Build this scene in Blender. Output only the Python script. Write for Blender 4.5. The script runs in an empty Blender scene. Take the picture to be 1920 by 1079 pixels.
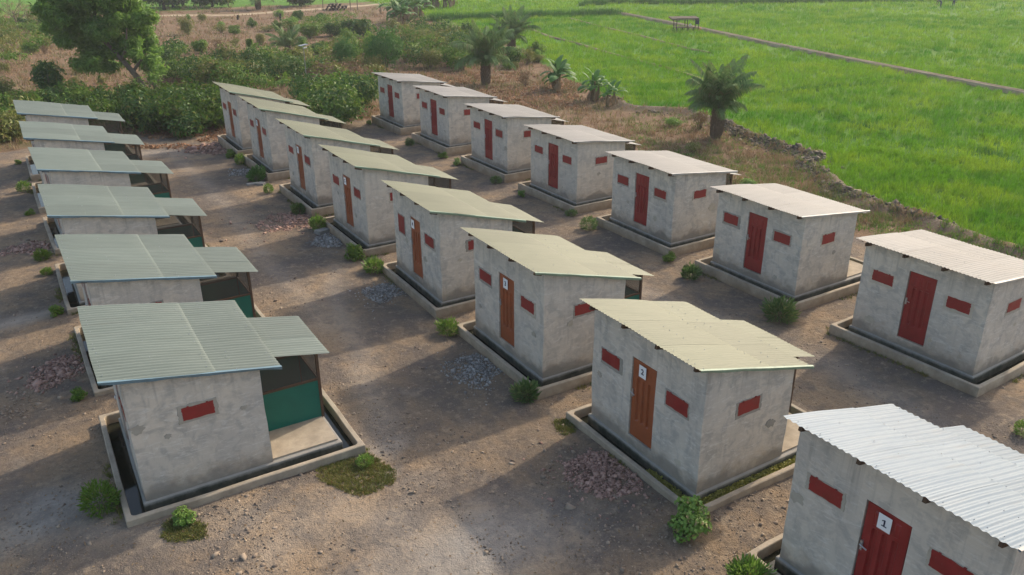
import bpy, bmesh, math, random
import numpy as np
from mathutils import Matrix, Vector, Quaternion

RAD = math.radians
S = 1.35                      # metres per layout unit: every layout length below is multiplied by this
sc = bpy.context.scene
COL = sc.collection

# ------------------------------------------------------------------ camera
CF, CX, CY, CZ = 1519.763, -7.15246, -6.67493, 7.59625
YAW, PITCH, ROLL = 0.55153, 0.41028, -0.00626
_cy, _sy, _cp, _sp = math.cos(YAW), math.sin(YAW), math.cos(PITCH), math.sin(PITCH)
FW = np.array([_sy*_cp, _cy*_cp, -_sp]); _r = np.array([_cy, -_sy, 0.0]); _u = np.cross(_r, FW)
RT = math.cos(ROLL)*_r + math.sin(ROLL)*_u
UP = -math.sin(ROLL)*_r + math.cos(ROLL)*_u
CAMP = np.array([CX, CY, CZ])
cd = bpy.data.cameras.new('camera'); cam = bpy.data.objects.new('camera', cd); COL.objects.link(cam)
cd.sensor_width = 36.0; cd.sensor_fit = 'HORIZONTAL'; cd.lens = 36.0*CF/1920.0
cd.clip_start = 0.1; cd.clip_end = 9000
cam.matrix_world = Matrix(((RT[0], UP[0], -FW[0], CX*S), (RT[1], UP[1], -FW[1], CY*S), (RT[2], UP[2], -FW[2], CZ*S), (0, 0, 0, 1)))
sc.camera = cam

# ------------------------------------------------------------------ light
SUN_EL, SUN_AZ = 35.0, 15.5        # azimuth counted from +x towards +y
sd = Vector((math.cos(RAD(SUN_EL))*math.cos(RAD(SUN_AZ)), math.cos(RAD(SUN_EL))*math.sin(RAD(SUN_AZ)), math.sin(RAD(SUN_EL))))
wd = bpy.data.worlds.new('World'); sc.world = wd; wd.use_nodes = True
wn = wd.node_tree.nodes; wl = wd.node_tree.links
bg = wn['Background']; sky = wn.new('ShaderNodeTexSky')
sky.sky_type = 'NISHITA'; sky.sun_disc = False
sky.sun_elevation = RAD(SUN_EL); sky.sun_rotation = RAD(90 - SUN_AZ)
sky.air_density = 1.3; sky.dust_density = 4.0; sky.ozone_density = 1.0; sky.altitude = 50
wl.new(sky.outputs[0], bg.inputs[0]); bg.inputs[1].default_value = 0.15
sl = bpy.data.lights.new('sun', 'SUN'); sl.energy = 2.0; sl.angle = RAD(1.6); sl.color = (1.0, 0.87, 0.69)
so = bpy.data.objects.new('sun', sl); COL.objects.link(so); so.rotation_euler = sd.to_track_quat('Z', 'Y').to_euler()
so.location = (40, 10, 60)
sc.view_settings.view_transform = 'Standard'; sc.view_settings.look = 'None'
sc.view_settings.exposure = 0.70; sc.view_settings.gamma = 1.0; sc.view_settings.use_curve_mapping = False
sc.render.engine = 'CYCLES'
sc.cycles.volume_bounces = 0; sc.cycles.transparent_max_bounces = 16

# ------------------------------------------------------------------ helpers
rng = np.random.default_rng(11)
random.seed(5)

def at(px, py, z=0.0):
    """ground point (layout units) seen at a pixel of the 1920-wide photograph"""
    d = RT*(px-960)/CF - UP*(py-539.5)/CF + FW
    return CAMP + d*((z-CZ)/d[2])

def ppu(P):
    """photo pixels per layout unit at a point"""
    return CF/float(np.dot(np.asarray(P)-CAMP, FW))

def hash2(ix, iy, seed):
    h = (ix.astype(np.int64)*374761393 + iy.astype(np.int64)*668265263 + seed*974634777) & 0xffffffff
    h = ((h ^ (h >> 13))*1274126177) & 0xffffffff
    return ((h ^ (h >> 16)) & 0xffff)/65535.0

def vn(x, y, seed=0):
    x = np.asarray(x, float); y = np.asarray(y, float)
    ix = np.floor(x); iy = np.floor(y); fx = x-ix; fy = y-iy
    fx = fx*fx*(3-2*fx); fy = fy*fy*(3-2*fy)
    a = hash2(ix, iy, seed); b = hash2(ix+1, iy, seed); c = hash2(ix, iy+1, seed); d = hash2(ix+1, iy+1, seed)
    return (a*(1-fx)+b*fx)*(1-fy) + (c*(1-fx)+d*fx)*fy

def fbm(x, y, seed=0, o=3):
    s = 0; a = 0.5
    for k in range(o):
        s = s + a*vn(np.asarray(x)*2**k, np.asarray(y)*2**k, seed+k*17); a *= 0.5
    return s

def inpoly(x, y, poly):
    x = np.asarray(x, float); y = np.asarray(y, float); c = np.zeros(x.shape, bool)
    n = len(poly)
    for i in range(n):
        x1, y1 = poly[i][:2]; x2, y2 = poly[(i+1) % n][:2]
        if y1 == y2: continue
        m = ((y1 > y) != (y2 > y)) & (x < (x2-x1)*(y-y1)/(y2-y1)+x1)
        c ^= m
    return c

def dline(x, y, pl):
    x = np.asarray(x, float); y = np.asarray(y, float); d = np.full(x.shape, 1e9)
    for (a, b) in zip(pl[:-1], pl[1:]):
        ax, ay = a[:2]; bx, by = b[:2]; l2 = (bx-ax)**2+(by-ay)**2+1e-12
        t = np.clip(((x-ax)*(bx-ax)+(y-ay)*(by-ay))/l2, 0, 1)
        d = np.minimum(d, np.hypot(x-ax-t*(bx-ax), y-ay-t*(by-ay)))
    return d

def mesh(name, V, F, smooth=False):
    V = np.asarray(V, float)*S
    me = bpy.data.meshes.new(name)
    if isinstance(F, np.ndarray):
        n, k = F.shape
        me.vertices.add(len(V)); me.vertices.foreach_set('co', V.astype(np.float32).ravel())
        me.loops.add(n*k); me.loops.foreach_set('vertex_index', F.astype(np.int32).ravel())
        me.polygons.add(n); me.polygons.foreach_set('loop_start', np.arange(0, n*k, k, dtype=np.int32))
        try: me.polygons.foreach_set('loop_total', np.full(n, k, np.int32))
        except Exception: pass
        me.update(calc_edges=True)
    else:
        me.from_pydata([tuple(v) for v in V], [], F); me.update()
    if smooth: me.polygons.foreach_set('use_smooth', np.ones(len(me.polygons), bool))
    return me

def ob(name, me, mat=None, parent=None, loc=(0, 0, 0), rot=(0, 0, 0), scale=(1, 1, 1)):
    o = bpy.data.objects.new(name, me); COL.objects.link(o)
    if mat is not None and me is not None and not me.materials: me.materials.append(mat)
    o.location = Vector(loc)*S; o.rotation_euler = rot; o.scale = scale
    if parent is not None: o.parent = parent
    return o

def tag(o, label=None, cat=None, group=None, kind=None):
    if label: o['label'] = label
    if cat: o['category'] = cat
    if group: o['group'] = group
    if kind: o['kind'] = kind
    return o

def empty(name, loc, rz=0.0, scale=(1, 1, 1)):
    o = bpy.data.objects.new(name, None); COL.objects.link(o)
    o.location = Vector(loc)*S; o.rotation_euler = (0, 0, rz); o.scale = scale
    o.empty_display_size = 0.2
    return o

class B:
    """collects vertices and faces of one mesh"""
    def __init__(s): s.V = []; s.F = []
    def add(s, V, F):
        n = len(s.V); s.V += [tuple(v) for v in V]; s.F += [tuple(i+n for i in f) for f in F]; return s
    def box(s, x0, x1, y0, y1, z0, z1):
        return s.add([(x0, y0, z0), (x1, y0, z0), (x1, y1, z0), (x0, y1, z0), (x0, y0, z1), (x1, y0, z1), (x1, y1, z1), (x0, y1, z1)],
                     [(3, 2, 1, 0), (4, 5, 6, 7), (0, 1, 5, 4), (1, 2, 6, 5), (2, 3, 7, 6), (3, 0, 4, 7)])
    def beam(s, a, b, w, h):
        a = Vector(a); b = Vector(b); d = (b-a).normalized()
        up = Vector((0, 0, 1)) if abs(d.z) < 0.9 else Vector((0, 1, 0))
        sd_ = d.cross(up).normalized()*w/2; u = sd_.cross(d).normalized()*h/2
        V = [p+sx*sd_+sz*u for p in (a, b) for sx, sz in ((-1, -1), (1, -1), (1, 1), (-1, 1))]
        return s.add(V, [(0, 1, 2, 3), (7, 6, 5, 4), (0, 4, 5, 1), (1, 5, 6, 2), (2, 6, 7, 3), (3, 7, 4, 0)])
    def tube(s, pts, rad, seg=7, cap=True):
        pts = [Vector(p) for p in pts]; V = []; n = len(pts); ref = Vector((1, 0.13, 0.05))
        for i, p in enumerate(pts):
            d = (pts[min(i+1, n-1)]-pts[max(i-1, 0)]).normalized()
            a = d.cross(ref)
            if a.length < 0.1: a = d.cross(Vector((0, 1, 0.2)))
            a.normalize(); b = d.cross(a)
            r = rad[i] if hasattr(rad, '__len__') else rad
            V += [p + (a*math.cos(t)+b*math.sin(t))*r for t in [2*math.pi*k/seg for k in range(seg)]]
        F = [(i*seg+k, i*seg+(k+1) % seg, (i+1)*seg+(k+1) % seg, (i+1)*seg+k) for i in range(n-1) for k in range(seg)]
        if cap: F += [tuple(range(seg))[::-1], tuple((n-1)*seg+k for k in range(seg))]
        return s.add(V, F)
    def ob(s, name, mat, parent=None, smooth=False, **k):
        return ob(name, mesh(name, s.V, s.F, smooth), mat, parent, **k)

# ------------------------------------------------------------------ materials
class N:
    def __init__(s, name, rough=0.85, spec=0.3):
        s.m = bpy.data.materials.new(name); s.m.use_nodes = True; s.t = s.m.node_tree
        s.p = s.t.nodes['Principled BSDF']; s.p.inputs['Roughness'].default_value = rough
        s.p.inputs['Specular IOR Level'].default_value = spec
        s.out = s.t.nodes['Material Output']
    def n(s, typ, **k):
        o = s.t.nodes.new(typ)
        for a, v in k.items(): setattr(o, a, v)
        return o
    def put(s, sock, v):
        if hasattr(v, 'is_linked'): s.t.links.new(v, sock)
        else:
            if sock.type == 'RGBA' and len(v) == 3: v = (*v, 1)
            sock.default_value = v
    def pos(s): return s.n('ShaderNodeNewGeometry').outputs['Position']
    def objc(s):
        tc = s.n('ShaderNodeTexCoord').outputs['Object']; oi = s.n('ShaderNodeObjectInfo')
        m = s.n('ShaderNodeVectorMath', operation='MULTIPLY_ADD')
        s.put(m.inputs[0], oi.outputs['Random']); m.inputs[1].default_value = (37.0, 91.0, 53.0); s.put(m.inputs[2], tc)
        return m.outputs[0]
    def island(s): return s.n('ShaderNodeNewGeometry').outputs['Random Per Island']
    def scale(s, v, sc_):
        m = s.n('ShaderNodeMapping'); s.put(m.inputs['Vector'], v); m.inputs['Scale'].default_value = sc_; return m.outputs[0]
    def noise(s, v, scale, detail=3, rough=0.55, dist=0.0):
        o = s.n('ShaderNodeTexNoise'); s.put(o.inputs['Vector'], v); o.inputs['Scale'].default_value = scale
        o.inputs['Detail'].default_value = detail; o.inputs['Roughness'].default_value = rough; o.inputs['Distortion'].default_value = dist
        return o.outputs['Fac']
    def vor(s, v, scale, feat='F1', out='Distance'):
        o = s.n('ShaderNodeTexVoronoi', feature=feat); s.put(o.inputs['Vector'], v); o.inputs['Scale'].default_value = scale
        return o.outputs[out]
    def ramp(s, f, *stops):
        o = s.n('ShaderNodeValToRGB'); e = o.color_ramp.elements
        while len(e) < len(stops): e.new(0.5)
        for q, (p, c) in zip(e, stops):
            q.position = p; q.color = (c, c, c, 1) if not hasattr(c, '__len__') else (*c, 1)
        s.put(o.inputs[0], f); return o.outputs[0]
    def mix(s, f, a, b, mode='MIX'):
        o = s.n('ShaderNodeMix', data_type='RGBA', blend_type=mode)
        s.put(o.inputs[0], f); s.put(o.inputs[6], a); s.put(o.inputs[7], b); return o.outputs[2]
    def math(s, op, a, b=0.0):
        o = s.n('ShaderNodeMath', operation=op); s.put(o.inputs[0], a); s.put(o.inputs[1], b); return o.outputs[0]
    def attr(s, name, out='Fac'):
        o = s.n('ShaderNodeAttribute', attribute_name=name); return o.outputs[out]
    def sep(s, v):
        o = s.n('ShaderNodeSeparateXYZ'); s.put(o.inputs[0], v); return o.outputs
    def bump(s, h, strength=0.4, dist=0.02):
        o = s.n('ShaderNodeBump'); s.put(o.inputs['Height'], h); o.inputs['Strength'].default_value = strength
        o.inputs['Distance'].default_value = dist; s.put(s.p.inputs['Normal'], o.outputs[0])
    def col(s, c): s.put(s.p.inputs['Base Color'], c); return s
    def transl(s, c, f):
        tr = s.n('ShaderNodeBsdfTranslucent'); s.put(tr.inputs[0], c); mx = s.n('ShaderNodeMixShader'); mx.inputs[0].default_value = f
        s.t.links.new(s.p.outputs[0], mx.inputs[1]); s.t.links.new(tr.outputs[0], mx.inputs[2]); s.t.links.new(mx.outputs[0], s.out.inputs[0])

MAT = {}
def plain(name, c, rough=0.7, spec=0.3, var=0.25, scale=6.0, metal=0.0):
    m = N(name, rough, spec); v = m.objc(); f = m.noise(v, scale, 4)
    m.col(m.mix(f, tuple(x*(1-var) for x in c), tuple(min(1, x*(1+var)) for x in c)))
    m.p.inputs['Metallic'].default_value = metal; MAT[name] = m.m; return m.m

def leafmat(name, a, b, dry=None, tr=0.3, rough=0.5, big=0.25, spec=0.35):
    m = N(name, rough, spec); i = m.island(); g = m.noise(m.pos(), big, 2)
    c = m.mix(i, a, b)
    c = m.mix(m.ramp(g, (0.35, 0.0), (0.7, 0.55)), c, tuple(0.5*x+0.5*y for x, y in zip(b, (b[0]*1.3, b[1]*1.05, b[2]))))
    if dry: c = m.mix(m.ramp(i, (0.90, 0.0), (0.93, 1.0)), c, dry)
    m.col(c); m.transl(c, tr); MAT[name] = m.m; return m.m

def make_materials():
    # hand-floated cement render
    m = N('cement_render', 0.9, 0.2); v = m.objc()
    big = m.noise(v, 0.9, 4, 0.6); mid = m.noise(v, 3.2, 5, 0.65, 0.6); st = m.noise(m.scale(v, (5, 5, 0.7)), 1.6, 4, 0.6)
    tro = m.noise(m.scale(v, (1.3, 1.3, 5.0)), 2.4, 5, 0.7, 1.2)
    c = m.mix(m.ramp(big, (0.30, 0.0), (0.68, 1.0)), (0.49, 0.450, 0.395), (0.63, 0.558, 0.462))
    c = m.mix(m.ramp(mid, (0.46, 0.0), (0.62, 0.65)), c, (0.345, 0.325, 0.295))
    c = m.mix(m.ramp(st, (0.58, 0.0), (0.74, 0.5)), c, (0.30, 0.285, 0.265))
    c = m.mix(m.ramp(tro, (0.52, 0.0), (0.66, 0.6)), c, (0.70, 0.665, 0.605))
    tcz = m.sep(m.n('ShaderNodeTexCoord').outputs['Object'])[2]
    edge = m.math('ADD', m.math('MULTIPLY', tcz, 1.25), m.math('MULTIPLY', m.noise(v, 1.7, 3), -1.25))
    stk = m.noise(m.scale(v, (7, 7, 0.30)), 1.0, 4, 0.65); under = m.ramp(tcz, (2.0, 0.0), (2.9, 1.0)) if False else m.ramp(m.math('MULTIPLY', tcz, 0.3), (0.56, 0.0), (0.84, 1.0))
    c = m.mix(m.math('MULTIPLY', m.ramp(stk, (0.52, 0.0), (0.70, 0.6)), under), c, (0.26, 0.24, 0.215))
    mud = m.ramp(m.math('ADD', m.math('MULTIPLY', tcz, 0.8), m.math('MULTIPLY', m.noise(v, 3.5, 4), -0.6)), (0.12, 1.0), (0.40, 0.0))
    c = m.mix(m.math('MULTIPLY', mud, 0.6), c, (0.36, 0.275, 0.19))
    hue = m.n('ShaderNodeObjectInfo').outputs['Random']; c = m.mix(m.math('MULTIPLY', hue, 0.22), c, (0.55, 0.48, 0.40))
    damp = m.ramp(edge, (-0.12, 1.0), (0.20, 0.0))
    c = m.mix(m.math('MULTIPLY', damp, 0.60), c, (0.20, 0.185, 0.165))
    spot = m.ramp(m.vor(m.scale(v, (1, 1, 1.5)), 1.15), (0.05, 1.0), (0.13, 0.0))
    c = m.mix(m.math('MULTIPLY', spot, m.ramp(mid, (0.4, 0.0), (0.6, 0.6))), c, (0.26, 0.25, 0.235))
    e2 = m.math('ADD', m.math('MULTIPLY', tcz, 0.55), m.math('MULTIPLY', m.noise(v, 0.75, 3, 0.5), -1.0))
    c = m.mix(m.math('MULTIPLY', m.ramp(m.math('ADD', e2, 0.30), (0.0, 1.0), (0.035, 0.0)), 0.5), c, (0.215, 0.195, 0.165))
    m.col(c); m.bump(m.math('ADD', m.math('MULTIPLY', tro, 0.7), m.math('MULTIPLY', m.noise(v, 14, 4), 0.4)), 0.5, 0.02)
    MAT['render'] = m.m
    # cast concrete of kerbs and plinths
    m = N('concrete', 0.9, 0.2); v = m.objc(); a = m.noise(v, 2.2, 5, 0.65); b_ = m.noise(v, 18, 3)
    z = m.sep(m.n('ShaderNodeTexCoord').outputs['Object'])[2]
    c = m.mix(m.ramp(a, (0.35, 0.0), (0.66, 1.0)), (0.29, 0.242, 0.183), (0.44, 0.366, 0.275))
    c = m.mix(m.ramp(b_, (0.5, 0.0), (0.75, 0.4)), c, (0.26, 0.235, 0.20))
    low = m.ramp(m.math('ADD', z, m.math('MULTIPLY', a, 0.30)), (0.22, 1.0), (0.44, 0.0))
    c = m.mix(m.math('MULTIPLY', low, 0.5), c, (0.27, 0.175, 0.10))
    MAT['concrete'] = m.m
    m.col(c); m.bump(m.math('ADD', a, m.math('MULTIPLY', b_, 0.5)), 0.4, 0.015)
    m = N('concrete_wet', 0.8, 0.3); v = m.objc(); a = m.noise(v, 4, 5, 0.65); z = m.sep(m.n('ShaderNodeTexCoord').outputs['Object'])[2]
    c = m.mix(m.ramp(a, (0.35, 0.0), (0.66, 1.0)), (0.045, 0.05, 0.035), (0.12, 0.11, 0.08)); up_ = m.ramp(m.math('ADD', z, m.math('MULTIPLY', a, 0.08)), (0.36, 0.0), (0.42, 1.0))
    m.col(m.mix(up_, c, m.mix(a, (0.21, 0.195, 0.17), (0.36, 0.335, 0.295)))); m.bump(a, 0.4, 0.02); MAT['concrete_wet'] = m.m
    m = N('mortar_patch', 0.95, 0.15); v = m.objc(); a = m.noise(v, 7, 4)
    m.col(m.mix(m.n('ShaderNodeObjectInfo').outputs['Random'], m.mix(a, (0.22, 0.205, 0.18), (0.38, 0.355, 0.31)), m.mix(a, (0.42, 0.375, 0.29), (0.60, 0.54, 0.44)))); m.bump(a, 0.5, 0.01); MAT['mortar'] = m.m
    # corrugated sheets
    for nm, c1, c2, rust, ro in (('roof_grey_green', (0.146, 0.176, 0.152), (0.174, 0.204, 0.178), (0.135, 0.138, 0.112), 0.5),
                                 ('roof_pale_green', (0.148, 0.154, 0.098), (0.168, 0.173, 0.112), (0.14, 0.135, 0.09), 0.45),
                                 ('roof_pinkish', (0.222, 0.211, 0.196), (0.248, 0.236, 0.22), (0.21, 0.185, 0.16), 0.5),
                                 ('roof_white', (0.175, 0.228, 0.280), (0.21, 0.257, 0.30), (0.29, 0.27, 0.235), 0.38)):
        m = N(nm, ro, 0.3); v = m.objc(); a = m.noise(m.scale(v, (0.8, 3.5, 1)), 1.5, 4, 0.6); d = m.noise(v, 6.5, 4, 0.7)
        c = m.mix(m.ramp(a, (0.3, 0.0), (0.7, 1.0)), c1, c2)
        c = m.mix(m.ramp(d, (0.62, 0.0), (0.84, 0.18)), c, rust)
        c = m.mix(m.ramp(m.noise(m.scale(v, (0.5, 9, 1)), 1.2, 3), (0.58, 0.0), (0.76, 0.3)), c, tuple(x*0.75 for x in rust))
        hs = m.n('ShaderNodeHueSaturation'); m.put(hs.inputs['Color'], c); m.put(hs.inputs['Value'], m.math('ADD', m.math('MULTIPLY', m.n('ShaderNodeObjectInfo').outputs['Random'], 0.20), 0.90)); c = hs.outputs[0]
        m.col(c); m.p.inputs['Roughness'].default_value = ro+0.12
        MAT[nm] = m.m
    plain('flashing_blue', (0.13, 0.21, 0.25), 0.45, 0.5, 0.35); plain('flashing_green', (0.20, 0.28, 0.20), 0.5, 0.4, 0.35)
    plain('flashing_pale', (0.42, 0.40, 0.37), 0.5, 0.4, 0.3)
    plain('timber', (0.105, 0.065, 0.042), 0.8, 0.2, 0.4, 9); plain('screw', (0.36, 0.37, 0.38), 0.5, 0.5)
    # painted steel doors and shutters
    for nm, c in (('door_red', (0.25, 0.020, 0.018)), ('door_brown', (0.30, 0.080, 0.028)), ('paint_red', (0.245, 0.020, 0.018))):
        m = N(nm, 0.42, 0.45); v = m.objc(); a = m.noise(v, 3.5, 4, 0.6); e = m.noise(v, 22, 3)
        c_ = m.mix(m.ramp(a, (0.3, 0.0), (0.7, 1.0)), tuple(x*0.82 for x in c), tuple(x*1.15 for x in c))
        c_ = m.mix(m.ramp(e, (0.62, 0.0), (0.75, 0.35)), c_, (0.20, 0.13, 0.10))
        m.col(c_); m.put(m.p.inputs['Roughness'], m.ramp(a, (0.3, 0.35), (0.7, 0.6))); MAT[nm] = m.m
    plain('steel', (0.55, 0.55, 0.54), 0.35, 0.5, 0.2, 8, 0.8)
    plain('paper', (0.80, 0.80, 0.80), 0.8, 0.2, 0.04); plain('ink', (0.03, 0.03, 0.06), 0.7, 0.2, 0.1)
    plain('panel_green', (0.006, 0.125, 0.090), 0.45, 0.4, 0.22, 3)
    plain('frame_green', (0.02, 0.13, 0.095), 0.5, 0.4, 0.3, 5)
    m = N('insect_net', 0.8, 0.2); v = m.objc(); m.col(m.mix(m.noise(v, 3, 3), (0.075, 0.072, 0.062), (0.12, 0.115, 0.10)))
    t = m.n('ShaderNodeBsdfTransparent'); mx = m.n('ShaderNodeMixShader'); mx.inputs[0].default_value = 0.55
    m.t.links.new(t.outputs[0], mx.inputs[1]); m.t.links.new(m.p.outputs[0], mx.inputs[2]); m.t.links.new(mx.outputs[0], m.out.inputs[0])
    MAT['net'] = m.m
    m = N('moat_water', 0.04, 0.5); v = m.pos(); m.col(m.mix(m.noise(v, 1.2, 3), (0.012, 0.014, 0.010), (0.035, 0.034, 0.020)))
    m.p.inputs['IOR'].default_value = 1.33; m.bump(m.noise(v, 5, 2), 0.03, 0.01); MAT['water'] = m.m
    # ground
    m = N('earth', 0.95, 0.15); v = m.pos(); z = m.attr('zone', 'Color'); zs = m.n('ShaderNodeSeparateColor'); m.put(zs.inputs[0], z)
    comp, bund, field = zs.outputs[0], zs.outputs[1], zs.outputs[2]
    a = m.noise(v, 0.28, 5, 0.6, 0.4); b_ = m.noise(v, 1.3, 6, 0.65); f = m.noise(v, 9, 5, 0.7); g = m.noise(v, 38, 3, 0.6)
    c = m.mix(m.ramp(a, (0.36, 0.0), (0.62, 1.0)), (0.165, 0.130, 0.100), (0.315, 0.222, 0.138))
    c = m.mix(m.ramp(b_, (0.46, 0.0), (0.62, 0.8)), c, (0.140, 0.116, 0.098))
    c = m.mix(m.ramp(m.noise(v, 0.38, 5, 0.6, 0.8), (0.50, 0.0), (0.62, 0.75)), c, (0.125, 0.106, 0.095))
    c = m.mix(m.ramp(m.noise(v, 0.55, 5, 0.65), (0.60, 0.0), (0.72, 0.6)), c, (0.37, 0.30, 0.225))
    c = m.mix(m.ramp(f, (0.50, 0.0), (0.70, 0.55)), c, (0.105, 0.084, 0.067))
    c = m.mix(m.ramp(m.noise(v, 4.2, 4, 0.7), (0.54, 0.0), (0.66, 0.5)), c, (0.37, 0.285, 0.195))
    c = m.mix(m.ramp(g, (0.58, 0.0), (0.70, 0.5)), c, (0.42, 0.35, 0.265))
    c = m.mix(m.math('MULTIPLY', m.attr('pale'), m.ramp(b_, (0.30, 1.0), (0.62, 0.45))), c, (0.47, 0.425, 0.365))
    s1 = m.mix(m.ramp(b_, (0.38, 0.0), (0.62, 1.0)), (0.170, 0.100, 0.062), (0.245, 0.165, 0.098))
    s1 = m.mix(m.ramp(a, (0.48, 0.0), (0.66, 0.6)), s1, (0.125, 0.115, 0.052))
    s1 = m.mix(m.ramp(f, (0.48, 0.0), (0.68, 0.6)), s1, (0.10, 0.065, 0.04))
    c = m.mix(comp, s1, c)
    c = m.mix(m.math('MULTIPLY', bund, 0.85), c, m.mix(m.ramp(f, (0.4, 0.0), (0.62, 1.0)), (0.095, 0.078, 0.062), (0.215, 0.172, 0.125)))
    r1 = m.mix(m.ramp(b_, (0.35, 0.0), (0.65, 1.0)), (0.055, 0.150, 0.014), (0.100, 0.215, 0.020))
    r1 = m.mix(m.ramp(m.noise(v, 0.05, 3), (0.4, 0.0), (0.6, 0.5)), r1, (0.135, 0.235, 0.028))
    c = m.mix(field, c, r1)
    m.col(c); m.bump(m.math('ADD', m.math('ADD', b_, m.math('MULTIPLY', f, 0.6)), m.math('MULTIPLY', g, 0.25)), 1.0, 0.09); MAT['earth'] = m.m
    m = N('track_earth', 0.95, 0.15); v = m.pos(); a = m.noise(v, 0.8, 5, 0.65)
    m.col(m.mix(m.ramp(a, (0.35, 0.0), (0.65, 1.0)), (0.19, 0.135, 0.085), (0.33, 0.245, 0.155))); MAT['track'] = m.m
    m = N('rut_earth', 0.95, 0.15); v = m.pos(); a = m.noise(v, 0.9, 5, 0.65)
    m.col(m.mix(m.ramp(a, (0.35, 0.0), (0.65, 1.0)), (0.30, 0.225, 0.145), (0.44, 0.345, 0.235))); MAT['rut'] = m.m
    # stones
    for nm, c1, c2 in (('stone_grey', (0.16, 0.145, 0.13), (0.46, 0.44, 0.41)), ('brick_bits', (0.21, 0.125, 0.098), (0.50, 0.32, 0.25)),
                       ('clod', (0.085, 0.07, 0.055), (0.20, 0.165, 0.125)), ('pebble', (0.17, 0.13, 0.10), (0.37, 0.29, 0.215))):
        m = N(nm, 0.9, 0.2); m.col(m.mix(m.island(), c1, c2)); MAT[nm] = m.m
    plain('slab_grey', (0.27, 0.26, 0.24), 0.9, 0.2, 0.3, 10)
    # foliage
    m = N('rice', 0.5, 0.25); i = m.island(); v = m.pos(); g1 = m.noise(v, 0.045, 3, 0.6, 0.5); g2 = m.noise(m.scale(v, (1, 1, 0.2)), 0.28, 3, 0.6)
    c = m.mix(m.ramp(g1, (0.36, 0.0), (0.64, 1.0)), (0.075, 0.235, 0.010), (0.190, 0.355, 0.016))
    c = m.mix(m.ramp(g2, (0.44, 0.0), (0.62, 0.8)), c, (0.275, 0.395, 0.024))
    c = m.mix(m.ramp(m.noise(v, 0.6, 3), (0.56, 0.0), (0.70, 0.55)), c, (0.040, 0.155, 0.010))
    hs = m.n('ShaderNodeHueSaturation'); m.put(hs.inputs['Color'], c); m.put(hs.inputs['Value'], m.math('ADD', m.math('MULTIPLY', i, 0.5), 0.76)); c = hs.outputs[0]
    m.col(c); m.transl(c, 0.40); MAT['rice'] = m.m
    leafmat('rice_dark', (0.035, 0.125, 0.018), (0.080, 0.21, 0.03), None, 0.3, 0.5, 0.2)
    leafmat('grass_dry', (0.21, 0.130, 0.078), (0.36, 0.265, 0.155), None, 0.25, 0.7, 0.3, 0.1)
    leafmat('grass_olive', (0.105, 0.125, 0.04), (0.24, 0.23, 0.09), None, 0.3, 0.6, 0.3, 0.2)
    leafmat('grass_green', (0.065, 0.16, 0.018), (0.16, 0.28, 0.035), (0.30, 0.2, 0.09), 0.35, 0.5, 0.6)
    leafmat('mat_weed', (0.075, 0.105, 0.022), (0.23, 0.235, 0.06), (0.30, 0.17, 0.08), 0.25, 0.6, 1.5)
    leafmat('pond', (0.15, 0.17, 0.035), (0.34, 0.33, 0.07), None, 0.25, 0.5, 1.5)
    leafmat('litter', (0.19, 0.085, 0.045), (0.42, 0.26, 0.15), None, 0.1, 0.8, 0.4, 0.1)
    leafmat('leaf_neem', (0.085, 0.205, 0.03), (0.22, 0.37, 0.07), None, 0.48, 0.45, 0.25)
    leafmat('leaf_dark', (0.030, 0.090, 0.020), (0.095, 0.18, 0.034), (0.19, 0.22, 0.05), 0.28, 0.5, 0.4, 0.25)
    leafmat('leaf_mid', (0.055, 0.14, 0.02), (0.18, 0.30, 0.045), (0.24, 0.25, 0.07), 0.33, 0.5, 0.4, 0.25)
    leafmat('leaf_olive', (0.11, 0.145, 0.03), (0.26, 0.28, 0.065), (0.32, 0.24, 0.1), 0.3, 0.5, 0.4)
    leafmat('leaf_round', (0.05, 0.15, 0.03), (0.12, 0.27, 0.05), None, 0.25, 0.5, 0.5)
    leafmat('leaf_fresh', (0.085, 0.20, 0.028), (0.27, 0.42, 0.085), (0.30, 0.26, 0.10), 0.3, 0.4, 1.2)
    leafmat('leaf_grassy', (0.060, 0.145, 0.035), (0.20, 0.31, 0.10), (0.3, 0.3, 0.12), 0.3, 0.5, 1.2)
    leafmat('leaf_dry', (0.15, 0.095, 0.055), (0.30, 0.22, 0.13), None, 0.15, 0.8, 0.4, 0.1)
    leafmat('palm', (0.075, 0.150, 0.05), (0.22, 0.33, 0.12), (0.22, 0.20, 0.10), 0.25, 0.65, 0.5, 0.15)
    leafmat('banana', (0.045, 0.135, 0.03), (0.10, 0.22, 0.05), (0.24, 0.19, 0.09), 0.3, 0.55, 0.6, 0.2)
    plain('bark', (0.17, 0.13, 0.10), 0.9, 0.2, 0.45, 7); plain('bark_dark', (0.055, 0.042, 0.035), 0.9, 0.2, 0.4, 7)
    plain('bark_palm', (0.17, 0.125, 0.085), 0.95, 0.15, 0.5, 10); plain('pseudostem', (0.20, 0.155, 0.085), 0.8, 0.2, 0.45, 6)
    plain('thatch', (0.13, 0.105, 0.08), 0.95, 0.1, 0.45, 12); plain('cloth_dark', (0.04, 0.055, 0.085), 0.9, 0.1, 0.2)
    plain('cloth_pale', (0.36, 0.40, 0.47), 0.9, 0.1, 0.15); plain('skin', (0.12, 0.065, 0.04), 0.6, 0.3, 0.1)
    plain('plastic_white', (0.7, 0.7, 0.68), 0.4, 0.4, 0.08); plain('plastic_orange', (0.5, 0.16, 0.08), 0.45, 0.4, 0.1)
    plain('solar_cell', (0.20, 0.21, 0.22), 0.35, 0.4, 0.1)
make_materials()

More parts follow.
